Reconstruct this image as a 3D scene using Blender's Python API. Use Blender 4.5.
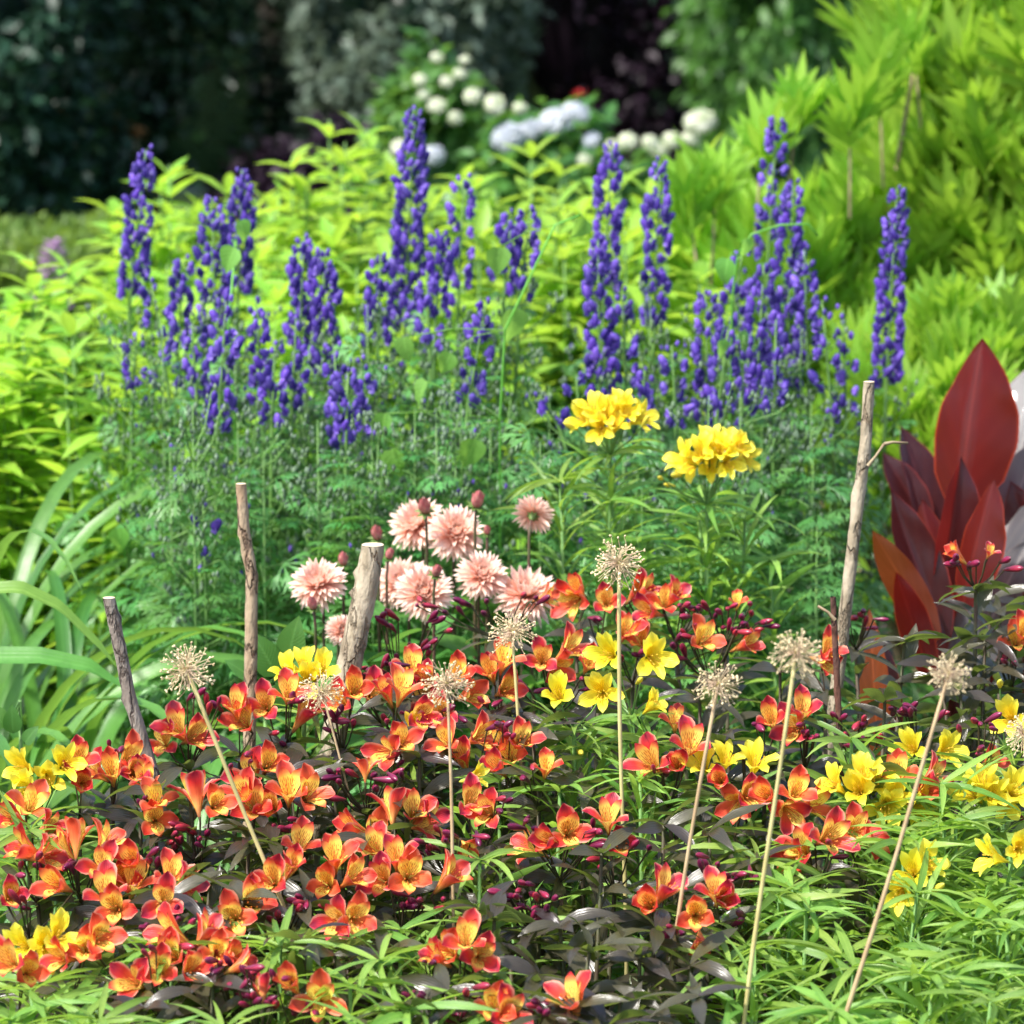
import bpy, math, random
import numpy as np
from mathutils import Vector, Matrix, Quaternion
R = math.radians
rng = random.Random(11)
nr = np.random.RandomState(5)
for o in list(bpy.data.objects): bpy.data.objects.remove(o)
scene = bpy.context.scene
col = scene.collection

# ------------------------------------------------------------------ camera, world, sun, exposure
FOV = 16.0; CH = 1.9; PITCH = 9.6; FPX = 512 / math.tan(R(FOV / 2))
cd = bpy.data.cameras.new('camera'); cam = bpy.data.objects.new('camera', cd); col.objects.link(cam)
cam.location = (0, 0, CH); cam.rotation_euler = (R(90 - PITCH), 0, 0)
cd.sensor_width = 36; cd.lens = 18 / math.tan(R(FOV / 2)); cd.clip_end = 500
cd.dof.use_dof = True; cd.dof.focus_distance = 5.0; cd.dof.aperture_fstop = 6.0
scene.camera = cam
SUN_EL, SUN_AZ = 56.0, -128.0            # azimuth clockwise from +Y (away from the camera); negative = left
w = bpy.data.worlds.new('World'); scene.world = w; w.use_nodes = True
nt = w.node_tree
sky = nt.nodes.new('ShaderNodeTexSky'); sky.sky_type = 'NISHITA'; sky.sun_disc = False
sky.sun_elevation = R(SUN_EL); sky.sun_rotation = R(SUN_AZ); sky.air_density = 1.0; sky.dust_density = 2.5
bg = nt.nodes['Background']; bg.inputs['Strength'].default_value = 0.15
nt.links.new(sky.outputs[0], bg.inputs[0])
sl = bpy.data.lights.new('sun', 'SUN'); sl.energy = 3.4; sl.angle = R(3.0); sl.color = (1, 0.96, 0.9)
so = bpy.data.objects.new('sun', sl); col.objects.link(so)
a_, e_ = R(SUN_AZ), R(SUN_EL)
sdir = Vector((math.sin(a_) * math.cos(e_), math.cos(a_) * math.cos(e_), math.sin(e_)))
so.rotation_euler = sdir.to_track_quat('Z', 'Y').to_euler(); so.location = sdir * 30
scene.view_settings.view_transform = 'Standard'; scene.view_settings.look = 'None'
scene.view_settings.exposure = 1.15; scene.view_settings.gamma = 1

# ------------------------------------------------------------------ helpers
def at(px, py, d):
    """point seen at picture position px,py whose ground distance ahead is d"""
    p = R(PITCH); f = Vector((0, math.cos(p), -math.sin(p))); u = Vector((0, math.sin(p), math.cos(p)))
    v = f + Vector((1, 0, 0)) * ((px - 512) / FPX) - u * ((py - 512) / FPX)
    return Vector((0, 0, CH)) + v * (d / v.y)
def dmap(py): return float(np.interp(py, [540, 600, 700, 850, 1024, 1150], [5.75, 5.5, 5.1, 4.7, 4.2, 3.9]))
def rot(az, el, roll=0):
    return np.array((Matrix.Rotation(az, 3, 'Z') @ Matrix.Rotation(el, 3, 'X') @ Matrix.Rotation(roll, 3, 'Y')))
def frame(y, z):
    y = Vector(y).normalized(); x = y.cross(Vector(z)).normalized(); z = x.cross(y)
    return np.array(((x.x, y.x, z.x), (x.y, y.y, z.y), (x.z, y.z, z.z)))
def facing(yaw, el):
    y, e = R(yaw), R(el)
    return Vector((math.sin(y) * math.cos(e), -math.cos(y) * math.cos(e), math.sin(e)))

PROF = {
 'lance': ([0, .08, .3, .5, .75, .92, 1], [.22, .5, .95, 1, .62, .22, 0]),
 'narrow': ([0, .1, .35, .6, .85, 1], [.35, .7, 1, .95, .45, 0]),
 'strap': ([0, .1, .4, .75, .93, 1], [.75, .9, 1, .8, .3, 0]),
 'ovate': ([0, .1, .3, .55, .8, 1], [.12, .7, 1, .9, .45, 0]),
 'heart': ([0, .06, .22, .5, .8, 1], [.55, .92, 1, .78, .32, 0]),
 'claw': ([0, .2, .42, .62, .8, .92, 1], [.16, .26, .6, .92, 1, .78, .12]),
 'inner': ([0, .2, .45, .7, .88, 1], [.2, .35, .7, 1, .8, .1]),
 'ray': ([0, .2, .6, .85, 1], [.5, .85, 1, .8, .05]),
 'canna': ([0, .06, .2, .42, .62, .82, .94, 1], [.2, .45, .82, 1, .92, .58, .22, 0]),
}
FC = {}
def strip_faces(n, c):
    k = (n, c)
    if k not in FC:
        FC[k] = np.array([[r * c + i, r * c + i + 1, (r + 1) * c + i + 1, (r + 1) * c + i] for r in range(n) for i in range(c - 1)])
    return FC[k]
class MB:
    def __init__(s): s.v = []; s.f = []; s.m = []; s.uv = []; s.r = []; s.n = 0
    def add(s, v, f, uv=None, mat=0, r=None):
        v = np.asarray(v, float); f = np.asarray(f)
        if f.size == 0: return
        s.v.append(v)
        if f.shape[1] == 3: f = np.hstack([f, -np.ones((len(f), 1), int) - s.n])
        s.f.append(f + s.n); s.m.append(np.full(len(f), mat))
        s.uv.append(uv if uv is not None else np.zeros((len(v), 2)))
        s.r.append(np.full(len(v), rng.random() if r is None else r)); s.n += len(v)
    def leaf(s, pos, M, L, W, prof='lance', bend=.5, fold=.25, n=5, mat=0, pitch=0., twist=0., bp=1., r=None, scoop=0., wav=0., sway=0., cols=3):
        t = np.linspace(0, 1, n + 1)
        ang = pitch - bend * t ** bp
        ca, sa = np.cos(ang), np.sin(ang)
        y = np.concatenate([[0], np.cumsum((ca[1:] + ca[:-1]) / 2)]) * L / n
        z = np.concatenate([[0], np.cumsum((sa[1:] + sa[:-1]) / 2)]) * L / n
        wd = np.interp(t, *PROF[prof]) * W / 2
        V = []; U = []
        for j in range(cols):
            u = 2 * j / (cols - 1) - 1
            off = u * wd; tw = twist * t
            lift = fold * abs(u) * wd + scoop * (u * u) * wd + wav * W * np.sin(t * 17 + u * 2) * abs(u) * t
            x = off * np.cos(tw) - lift * np.sin(tw); h = off * np.sin(tw) + lift * np.cos(tw)
            V.append(np.stack([x + sway * L * t * t, y - sa * h, z + ca * h], 1)); U.append(np.stack([np.full(n + 1, (u + 1) / 2), t], 1))
        V = np.stack(V, 1).reshape(-1, 3); U = np.stack(U, 1).reshape(-1, 2)
        s.add(V @ np.asarray(M).T + np.asarray(pos), strip_faces(n, cols), U, mat, r)
    def tube(s, pts, rad, k=5, mat=0, r=None, cap=True):
        pts = [Vector(p) for p in pts]; n = len(pts)
        if not hasattr(rad, '__len__'): rad = [rad] * n
        V = []; U = []
        a = None
        for i, p in enumerate(pts):
            d = (pts[min(i + 1, n - 1)] - pts[max(i - 1, 0)]).normalized()
            if a is None: a = d.orthogonal().normalized()
            a = (a - d * a.dot(d)).normalized(); b = d.cross(a)
            for j in range(k):
                q = 2 * math.pi * j / k
                V.append(p + (a * math.cos(q) + b * math.sin(q)) * rad[i]); U.append((j / k, i / max(1, n - 1)))
        F = [[i * k + j, i * k + (j + 1) % k, (i + 1) * k + (j + 1) % k, (i + 1) * k + j] for i in range(n - 1) for j in range(k)]
        if cap:
            V.append(pts[-1]); U.append((.5, 1)); c = len(V) - 1
            for j in range(k): F.append([(n - 1) * k + j, (n - 1) * k + (j + 1) % k, c, c])
        s.add(np.array([tuple(v) for v in V]), np.array(F), np.array(U), mat, r)
    def lathe(s, pos, M, prof, k=8, mat=0, r=None, sx=1., sy=1., wob=None):
        n = len(prof); V = []; U = []
        for i, (rr, z) in enumerate(prof):
            for j in range(k):
                q = 2 * math.pi * j / k; f = wob(i, j) if wob else 1
                V.append((rr * f * math.cos(q) * sx, rr * f * math.sin(q) * sy, z)); U.append((j / k, i / (n - 1)))
        F = [[i * k + j, i * k + (j + 1) % k, (i + 1) * k + (j + 1) % k, (i + 1) * k + j] for i in range(n - 1) for j in range(k)]
        s.add(np.array(V) @ np.asarray(M).T + np.asarray(pos), np.array(F), np.array(U), mat, r)
    def mesh(s, name, mats, smooth=True):
        me = bpy.data.meshes.new(name)
        V = np.concatenate(s.v); F = np.concatenate(s.f); mi = np.concatenate(s.m); UV = np.concatenate(s.uv); RR = np.concatenate(s.r)
        tri = (F[:, 3] < 0) | (F[:, 3] == F[:, 2])
        cnt = np.where(tri, 3, 4); st = np.concatenate([[0], np.cumsum(cnt)[:-1]])
        mask = np.ones((len(F), 4), bool); mask[tri, 3] = False
        lv = F[mask]
        me.vertices.add(len(V)); me.vertices.foreach_set('co', V.astype(np.float32).ravel())
        me.loops.add(len(lv)); me.loops.foreach_set('vertex_index', lv.astype(np.int32))
        me.polygons.add(len(F)); me.polygons.foreach_set('loop_start', st.astype(np.int32))
        me.polygons.foreach_set('material_index', mi.astype(np.int32))
        me.polygons.foreach_set('use_smooth', np.full(len(F), smooth))
        me.update(calc_edges=True)
        ul = me.uv_layers.new(name='UVMap'); ul.data.foreach_set('uv', UV[lv].astype(np.float32).ravel())
        at_ = me.attributes.new('var', 'FLOAT', 'POINT'); at_.data.foreach_set('value', RR.astype(np.float32))
        for m in (mats if isinstance(mats, (list, tuple)) else [mats]): me.materials.append(m)
        me.validate()
        return me

def thing(name, label, cat, loc, group=None):
    o = bpy.data.objects.new(name, None); o.empty_display_size = .05; col.objects.link(o); o.location = loc
    o['label'] = label; o['category'] = cat
    if group: o['group'] = group
    return o
def tag(o, label, cat, group=None):
    o['label'] = label; o['category'] = cat
    if group: o['group'] = group
def wpos(o):
    p = Vector(o.location)
    while o.parent: o = o.parent; p += Vector(o.location)
    return p
def put(name, me, parent, loc=None, q=None, s=1., label=None):
    """link mesh data as a part; loc is a world position, thing empties are never rotated"""
    o = bpy.data.objects.new(name, me); col.objects.link(o)
    if parent is not None:
        o.parent = parent
        if parent.type == 'EMPTY':
            base = Vector(parent.location)
            o.location = (Vector(loc) - base) if loc is not None else -base
        else: o.location = (0, 0, 0) if loc is None else loc
    elif loc is not None: o.location = loc
    if q is not None: o.rotation_mode = 'QUATERNION'; o.rotation_quaternion = q
    o.scale = (s, s, s) if not hasattr(s, '__len__') else s
    if label: o['label'] = label
    return o
def structure(o): o['kind'] = 'structure'; return o

# ------------------------------------------------------------------ materials
class NT:
    def __init__(s, name):
        s.m = bpy.data.materials.new(name); s.m.use_nodes = True; s.t = s.m.node_tree; s.t.nodes.clear()
        s.out = s.n('ShaderNodeOutputMaterial')
    def n(s, t, **k):
        o = s.t.nodes.new(t)
        for a, b in k.items(): setattr(o, a, b)
        return o
    def l(s, a, b): s.t.links.new(a, b)
    def val(s, x, sock):
        if hasattr(x, 'is_linked') or hasattr(x, 'links'): s.l(x, sock)
        else: sock.default_value = x
    def mix(s, f, a, b, mode='MIX'):
        o = s.n('ShaderNodeMix', data_type='RGBA', blend_type=mode)
        for v, i in ((f, 0), (a, 6), (b, 7)):
            if isinstance(v, tuple): o.inputs[i].default_value = (*v, 1) if len(v) == 3 else v
            elif isinstance(v, (int, float)): o.inputs[i].default_value = v
            else: s.l(v, o.inputs[i])
        return o.outputs[2]
    def math(s, op, a, b=0., c=0.):
        o = s.n('ShaderNodeMath', operation=op)
        for v, i in ((a, 0), (b, 1), (c, 2)):
            if isinstance(v, (int, float)): o.inputs[i].default_value = v
            else: s.l(v, o.inputs[i])
        return o.outputs[0]
    def ss(s, x, a, b, c=0., d=1.):
        o = s.n('ShaderNodeMapRange', interpolation_type='SMOOTHSTEP'); s.l(x, o.inputs[0])
        for i, v in enumerate((a, b, c, d)): o.inputs[i + 1].default_value = v
        return o.outputs[0]
    def ramp(s, x, stops):
        o = s.n('ShaderNodeValToRGB'); e = o.color_ramp.elements
        while len(e) < len(stops): e.new(.5)
        for i, (p, c) in enumerate(stops): e[i].position = p; e[i].color = (*c, 1)
        s.l(x, o.inputs[0]); return o.outputs[0]
    def uv(s):
        o = s.n('ShaderNodeUVMap'); q = s.n('ShaderNodeSeparateXYZ'); s.l(o.outputs[0], q.inputs[0]); return q.outputs[0], q.outputs[1]
    def noise(s, scale, detail=3, vec=None):
        o = s.n('ShaderNodeTexNoise'); o.inputs['Scale'].default_value = scale; o.inputs['Detail'].default_value = detail
        if vec is None:
            g = s.n('ShaderNodeTexCoord'); vec = g.outputs['Object']
        s.l(vec, o.inputs['Vector']); return o.outputs[0]
    def finish(s, colr, rough=.5, trans=0., tcol=None, spec=.5, bump=None, bstr=.3, bdist=.002, coat=0., sheen=0.):
        p = s.n('ShaderNodeBsdfPrincipled'); s.val_in(colr, p.inputs['Base Color']); s.val_in(rough, p.inputs['Roughness'])
        p.inputs['Specular IOR Level'].default_value = spec; p.inputs['Coat Weight'].default_value = coat; p.inputs['Sheen Weight'].default_value = sheen
        sh = p.outputs[0]
        if bump is not None:
            b = s.n('ShaderNodeBump'); b.inputs['Strength'].default_value = bstr; b.inputs['Distance'].default_value = bdist
            s.l(bump, b.inputs['Height']); s.l(b.outputs[0], p.inputs['Normal'])
        if trans > 0:
            t = s.n('ShaderNodeBsdfTranslucent'); s.val_in(tcol if tcol is not None else colr, t.inputs[0])
            m = s.n('ShaderNodeMixShader'); m.inputs[0].default_value = trans
            s.l(sh, m.inputs[1]); s.l(t.outputs[0], m.inputs[2]); sh = m.outputs[0]
        s.l(sh, s.out.inputs[0]); return s.m
    def val_in(s, v, sock):
        if isinstance(v, tuple): sock.default_value = (*v, 1) if len(v) == 3 else v
        elif isinstance(v, (int, float)): sock.default_value = v
        else: s.l(v, sock)
    def var(s): return s.n('ShaderNodeAttribute', attribute_name='var').outputs['Fac']
    def orand(s): return s.n('ShaderNodeObjectInfo').outputs['Random']

def leaf_mat(name, c1, c2, t1=None, trans=.35, rough=.4, spec=.5, rib=.35, veins=0, vein_scale=1., back=None, blotch=.25):
    T = NT(name); u, v = T.uv()
    c = T.mix(T.var(), c1, c2)
    k = T.ss(T.math('ABSOLUTE', T.math('SUBTRACT', u, .5)), .0, .07, 1, 0)
    lite = tuple(min(1, x * 1.6 + .03) for x in c2)
    c = T.mix(T.math('MULTIPLY', k, rib), c, lite)
    nz = T.noise(60, 4)
    c = T.mix(T.math('MULTIPLY', T.ss(nz, .45, .75), blotch), c, tuple(x * .55 for x in c1))
    hs = T.n('ShaderNodeHueSaturation'); T.l(c, hs.inputs['Color'])
    T.l(T.math('MULTIPLY_ADD', T.orand(), .03, .485), hs.inputs['Hue']); T.l(T.math('MULTIPLY_ADD', T.orand(), .3, .85), hs.inputs['Value'])
    c = hs.outputs[0]
    if back is not None:
        g = T.n('ShaderNodeNewGeometry'); c = T.mix(g.outputs['Backfacing'], c, back)
    if veins:
        a = T.math('ABSOLUTE', T.math('SUBTRACT', u, .5))
        wv = T.math('SINE', T.math('MULTIPLY', T.math('SUBTRACT', v, T.math('MULTIPLY', a, .55)), vein_scale * veins))
    else:
        wv = T.math('SINE', T.math('MULTIPLY', u, 40.))
    h = T.math('ADD', T.math('MULTIPLY', wv, .25), T.math('MULTIPLY', nz, .9))
    tc = t1 if t1 is not None else tuple(min(1, x * 1.5) for x in c2)
    tcol = T.mix(T.math('MULTIPLY', T.var(), .5), tc, c)
    return T.finish(c, rough, trans, tcol, spec, h, .35, .0015)

M = {}
M['bronze'] = leaf_mat('bronze_lily_leaf', (.036, .022, .026), (.075, .07, .034), (.26, .34, .05), .32, .28, .75, .12, back=(.11, .16, .035))
M['lime'] = leaf_mat('lime_lily_leaf', (.10, .24, .04), (.29, .45, .08), (.44, .7, .07), .42, .36, .5, .3)
M['aconite_leaf'] = leaf_mat('aconite_leaf', (.05, .18, .045), (.14, .36, .09), (.28, .6, .07), .34, .3, .6, .3)
M['chartreuse'] = leaf_mat('chartreuse_leaf', (.18, .39, .045), (.37, .57, .07), (.6, .84, .07), .48, .42, .45, .35)
M['golden'] = leaf_mat('golden_lobed_leaf', (.15, .38, .045), (.35, .57, .06), (.5, .8, .06), .44, .42, .4, .35, veins=90)
M['strap'] = leaf_mat('strap_leaf', (.04, .14, .025), (.13, .3, .05), (.35, .6, .07), .35, .36, .6, .2)
M['dahlia_leaf'] = leaf_mat('dahlia_leaf', (.05, .17, .035), (.12, .3, .06), (.3, .6, .08), .38, .35, .5, .35, veins=80)
M['vine_leaf'] = leaf_mat('vine_leaf', (.1, .3, .05), (.22, .5, .09), (.45, .8, .1), .45, .4, .5, .4, veins=40)
M['ground_leaf'] = leaf_mat('ground_leaf', (.03, .1, .02), (.1, .25, .04), (.25, .5, .05), .35, .4, .5, .3)
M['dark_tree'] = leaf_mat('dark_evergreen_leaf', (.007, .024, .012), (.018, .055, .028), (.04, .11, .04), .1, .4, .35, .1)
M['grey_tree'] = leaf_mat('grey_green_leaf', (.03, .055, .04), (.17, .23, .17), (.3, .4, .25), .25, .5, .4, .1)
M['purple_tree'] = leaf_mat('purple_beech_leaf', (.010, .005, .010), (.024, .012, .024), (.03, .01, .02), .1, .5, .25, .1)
M['mid_tree'] = leaf_mat('mid_green_leaf', (.03, .10, .025), (.08, .22, .035), (.15, .4, .04), .3, .45, .4, .1)
M['hydrangea_leaf'] = leaf_mat('hydrangea_leaf', (.03, .12, .03), (.11, .3, .06), (.25, .5, .06), .35, .4, .5, .3, veins=60)
M['hedge_leaf'] = leaf_mat('hedge_leaf', (.07, .14, .02), (.16, .27, .03), (.3, .45, .04), .35, .5, .4, .1)
M['rust_leaf'] = leaf_mat('rusty_leaf', (.12, .05, .02), (.28, .12, .04), (.4, .15, .04), .25, .5, .4, .1)

def canna_mat(name, c1, c2, edge, t, trans, rough=.24):
    T = NT(name); u, v = T.uv()
    a = T.math('ABSOLUTE', T.math('SUBTRACT', u, .5))
    ph = T.math('SUBTRACT', v, T.math('MULTIPLY', a, .9))
    nz = T.noise(14, 4)
    st = T.ss(T.math('SINE', T.math('ADD', T.math('MULTIPLY', ph, 210.), T.math('MULTIPLY', nz, 10.))), -.9, .9)
    st2 = T.ss(T.math('SINE', T.math('MULTIPLY', ph, 31.)), -.2, 1.)
    c = T.mix(T.math('MULTIPLY', st, .35), c1, c2); c = T.mix(T.math('MULTIPLY', st2, .4), c, c2)
    c = T.mix(T.ss(a, .46, .5), c, edge); c = T.mix(T.ss(a, .0, .03, .9, 0), c, tuple(min(1, x * 1.8) for x in c2))
    tc = T.mix(T.math('MULTIPLY', st, .5), t, tuple(x * .6 for x in t))
    return T.finish(c, rough, trans, tc, .4, T.math('ADD', T.math('MULTIPLY', st, .22), T.math('MULTIPLY', nz, 1.6)), .3, .003, coat=.1)
M['canna_red'] = canna_mat('canna_red', (.035, .006, .008), (.085, .010, .009), (.4, .05, .02), (.85, .07, .015), .5)
M['canna_dark'] = canna_mat('canna_dark', (.028, .008, .010), (.055, .013, .013), (.25, .03, .02), (.5, .03, .02), .32)
M['canna_grey'] = canna_mat('canna_grey', (.06, .06, .068), (.10, .095, .09), (.1, .04, .04), (.2, .12, .06), .15, .42)
M['canna_orange'] = canna_mat('canna_orange', (.16, .035, .012), (.26, .06, .02), (.3, .05, .02), (.9, .2, .03), .5)

def simple(name, c1, c2=None, rough=.6, scale=40, trans=0, spec=.4, bump=True, bstr=.4):
    T = NT(name); nz = T.noise(scale, 5)
    c = T.mix(T.ss(nz, .3, .7), c1, c2 or tuple(x * .6 for x in c1))
    return T.finish(c, rough, trans, None, spec, nz if bump else None, bstr, .002)
M['green_stem'] = simple('green_stem', (.14, .28, .06), (.09, .2, .05))
M['bronze_stem'] = simple('bronze_stem', (.06, .035, .02), (.06, .07, .025))
M['dahlia_stem'] = simple('dahlia_stem', (.09, .04, .03), (.07, .08, .03))
M['straw'] = simple('straw_stem', (.52, .46, .2), (.42, .36, .14), scale=25)
M['straw_tan'] = simple('tan_stem', (.48, .36, .2), (.36, .25, .13), scale=25)
M['head_straw'] = simple('seed_head_straw', (.74, .62, .36), (.66, .48, .34), trans=.2)
M['head_tip'] = simple('seed_capsule', (.78, .68, .42), (.55, .42, .22), scale=200)
M['head_core'] = simple('seed_head_core', (.5, .5, .15), (.4, .35, .1))
M['wood_cut'] = simple('cut_wood', (.72, .6, .42), (.6, .46, .3), scale=60)
M['twig'] = simple('twig', (.3, .24, .14), (.2, .14, .08))
M['soil'] = simple('soil', (.045, .032, .022), (.02, .014, .01), .9, 8)
M['lawn'] = simple('lawn', (.07, .14, .03), (.05, .1, .02), .8, 5)
M['trunk'] = simple('tree_bark', (.09, .07, .05), (.04, .03, .025), .85, 12)
M['aconite_bud'] = simple('aconite_bud', (.15, .25, .11), (.09, .12, .11), .5, 300)
M['yellow_bud'] = simple('yellow_bud', (.75, .62, .06), (.45, .5, .08), .5, 60, .3)
M['dahlia_bud'] = simple('dahlia_bud', (.5, .12, .14), (.6, .28, .24), .5, 160, .2)
M['sepal'] = simple('sepal', (.2, .3, .08), (.12, .2, .05), .5, 60, .2)

def bark(name, c1, c2, c3):
    T = NT(name); g = T.n('ShaderNodeTexCoord'); mp = T.n('ShaderNodeMapping'); mp.inputs['Scale'].default_value = (1, 1, .35); T.l(g.outputs['Object'], mp.inputs[0])
    n1 = T.noise(45, 6, mp.outputs[0]); n2 = T.noise(160, 4, mp.outputs[0]); n3 = T.noise(18, 3, mp.outputs[0])
    c = T.mix(T.ss(n1, .4, .6), c1, c2); crk = T.ss(T.math('ABSOLUTE', T.math('SUBTRACT', T.noise(30, 5, mp.outputs[0]), .5)), 0., .035, 1, 0); c = T.mix(T.math('MULTIPLY', crk, .7), c, c3); c = T.mix(T.math('MULTIPLY', T.ss(n2, .55, .7), .6), c, c3); c = T.mix(T.math('MULTIPLY', T.ss(n3, .6, .72), .6), c, c3)
    return T.finish(c, .85, 0, None, .25, T.math('SUBTRACT', T.math('ADD', n1, T.math('MULTIPLY', n2, .6)), T.math('MULTIPLY', crk, .6)), 1., .006)
M['bark_pale'] = bark('stake_bark_pale', (.42, .36, .26), (.3, .25, .17), (.15, .11, .07))
M['bark_brown'] = bark('stake_bark_brown', (.3, .21, .13), (.38, .29, .19), (.07, .04, .03))
M['bark_grey'] = bark('stake_bark_grey', (.2, .17, .14), (.27, .24, .2), (.08, .06, .05))
M['bark_dark'] = bark('twig_bark_dark', (.13, .06, .04), (.09, .045, .035), (.03, .02, .02))

def petal_red(name, inner):
    T = NT(name); u, v = T.uv(); a = T.math('ABSOLUTE', T.math('SUBTRACT', u, .5)); nz = T.noise(90, 3)
    if inner:
        c = T.ramp(v, [(0, (.6, .55, .08)), (.3, (.99, .86, .2)), (.78, (.99, .78, .14)), (.86, (.93, .3, .09)), (.96, (.6, .03, .04))])
        st = T.ss(T.math('SINE', T.math('ADD', T.math('MULTIPLY', u, 44.), T.math('MULTIPLY', nz, 1.5))), .35, .8)
        dash = T.ss(T.math('SINE', T.math('ADD', T.math('MULTIPLY', v, 30.), T.math('MULTIPLY', u, 23.))), -.9, -.3)
        msk = T.math('MULTIPLY', T.ss(v, .22, .36), T.ss(v, .68, .84, 1, 0))
        c = T.mix(T.math('MULTIPLY', T.math('MULTIPLY', st, dash), T.math('MULTIPLY', msk, .8)), c, (.3, .03, .01))
    else:
        vv = T.math('ADD', v, T.math('MULTIPLY', T.math('SUBTRACT', nz, .5), .2))
        c = T.ramp(vv, [(0, (.35, .14, .05)), (.22, (.93, .5, .12)), (.45, (.92, .24, .06)), (.7, (.84, .08, .045)), (.92, (.66, .03, .035))])
        edge = T.math('MULTIPLY', T.ss(a, .3, .5), T.ss(v, .35, .6))
        c = T.mix(T.math('MULTIPLY', edge, .85), c, (.97, .55, .36))
        sp = T.math('MULTIPLY', T.ss(v, .74, .93), T.ss(a, .12, .34, 1, 0))
        c = T.mix(T.math('MULTIPLY', sp, .8), c, (.16, .006, .02))
        c = T.mix(T.math('MULTIPLY', T.orand(), .6), c, T.ramp(vv, [(0, (.35, .05, .03)), (.45, (.78, .08, .07)), (.9, (.58, .02, .04))]))
        c = T.mix(T.ss(a, .0, .04, .25, 0), c, (.5, .03, .02))
    hs = T.n('ShaderNodeHueSaturation'); T.l(c, hs.inputs['Color'])
    T.l(T.math('MULTIPLY_ADD', T.orand(), .03, .486), hs.inputs['Hue']); T.l(T.math('MULTIPLY_ADD', T.orand(), .25, .88), hs.inputs['Value'])
    c = hs.outputs[0]
    return T.finish(c, .42, .34, c, .4, T.math('ADD', T.math('SINE', T.math('MULTIPLY', u, 60.)), nz), .2, .0008)
M['red_outer'] = petal_red('lily_petal_outer', False); M['red_inner'] = petal_red('lily_petal_inner', True)
def petal_yellow(name, inner):
    T = NT(name); u, v = T.uv(); nz = T.noise(70, 3)
    c = T.ramp(v, [(0, (.55, .6, .06)), (.25, (.94, .72, .03)), (.8, (.96, .8, .05)), (1, (.97, .88, .12))])
    if inner:
        st = T.math('MULTIPLY', T.ss(T.math('SINE', T.math('MULTIPLY', u, 38.)), .7, .95), T.math('MULTIPLY', T.ss(v, .25, .35), T.ss(v, .55, .7, 1, 0)))
        c = T.mix(T.math('MULTIPLY', st, .85), c, (.35, .06, .01))
    hs = T.n('ShaderNodeHueSaturation'); T.l(c, hs.inputs['Color'])
    T.l(T.math('MULTIPLY_ADD', T.orand(), .016, .497), hs.inputs['Hue']); c = hs.outputs[0]
    return T.finish(c, .42, .4, c, .4, T.math('ADD', T.math('SINE', T.math('MULTIPLY', u, 50.)), T.math('MULTIPLY', nz, 2.)), .3, .0012)
M['yellow_outer'] = petal_yellow('yellow_petal_outer', False); M['yellow_inner'] = petal_yellow('yellow_petal_inner', True)
M['stamen'] = simple('stamen', (.7, .25, .05), (.5, .1, .04)); M['stamen_y'] = simple('stamen_yellow', (.8, .5, .05), (.5, .25, .03))
T = NT('lily_bud'); u, v = T.uv()
c = T.ramp(v, [(0, (.06, .05, .03)), (.2, (.09, .012, .025)), (.65, (.2, .012, .035)), (.92, (.12, .01, .035)), (1, (.12, .14, .05))])
c = T.mix(T.math('MULTIPLY', T.ss(T.math('SINE', T.math('MULTIPLY', u, 18.85)), .3, 1.), .4), c, (.45, .03, .05))
hs = T.n('ShaderNodeHueSaturation'); T.l(c, hs.inputs['Color']); T.l(T.math('MULTIPLY_ADD', T.orand(), .05, .462), hs.inputs['Hue']); T.l(T.math('MULTIPLY_ADD', T.orand(), 1.2, .45), hs.inputs['Value'])
M['lily_bud'] = T.finish(hs.outputs[0], .3, .06, None, .5)
T = NT('aconite_petal'); u, v = T.uv(); nz = T.noise(120, 2)
c = T.mix(T.var(), (.07, .04, .38), (.24, .17, .72)); c = T.mix(T.math('MULTIPLY', T.ss(v, .55, 1.), .5), c, (.035, .02, .24))
hs = T.n('ShaderNodeHueSaturation'); T.l(c, hs.inputs['Color']); T.l(T.math('MULTIPLY_ADD', T.orand(), .018, .498), hs.inputs['Hue']); T.l(T.math('MULTIPLY_ADD', T.orand(), .7, .5), hs.inputs['Value'])
M['aconite_petal'] = T.finish(hs.outputs[0], .45, .3, None, .4, nz, .3, .001)
T = NT('dahlia_petal'); u, v = T.uv()
c = T.ramp(v, [(0, (.8, .30, .13)), (.35, (.88, .46, .32)), (.7, (.9, .61, .49)), (1, (.94, .77, .67))])
c = T.mix(T.math('MULTIPLY', T.var(), .35), c, (.95, .62, .5))
M['dahlia_petal'] = T.finish(c, .5, .3, c, .35, T.math('SINE', T.math('MULTIPLY', u, 30.)), .2, .0008)
M['dahlia_core'] = simple('dahlia_core', (.7, .25, .14), (.8, .4, .2), .5, 90, .2)
T = NT('hydrangea_floret'); c = T.mix(T.var(), (.56, .59, .62), (.47, .51, .58)); M['blue_white'] = T.finish(c, .5, .3, c, .3)
T = NT('hydrangea_floret_white'); c = T.mix(T.var(), (.72, .72, .62), (.5, .58, .3)); M['white'] = T.finish(c, .5, .3, c, .3)
T = NT('mauve_petal'); c = T.mix(T.var(), (.36, .2, .42), (.5, .3, .5)); M['mauve'] = T.finish(c, .5, .3, c, .3)
M['red_flower'] = simple('scarlet_petal', (.55, .03, .02), (.4, .02, .02), trans=.2)

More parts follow.
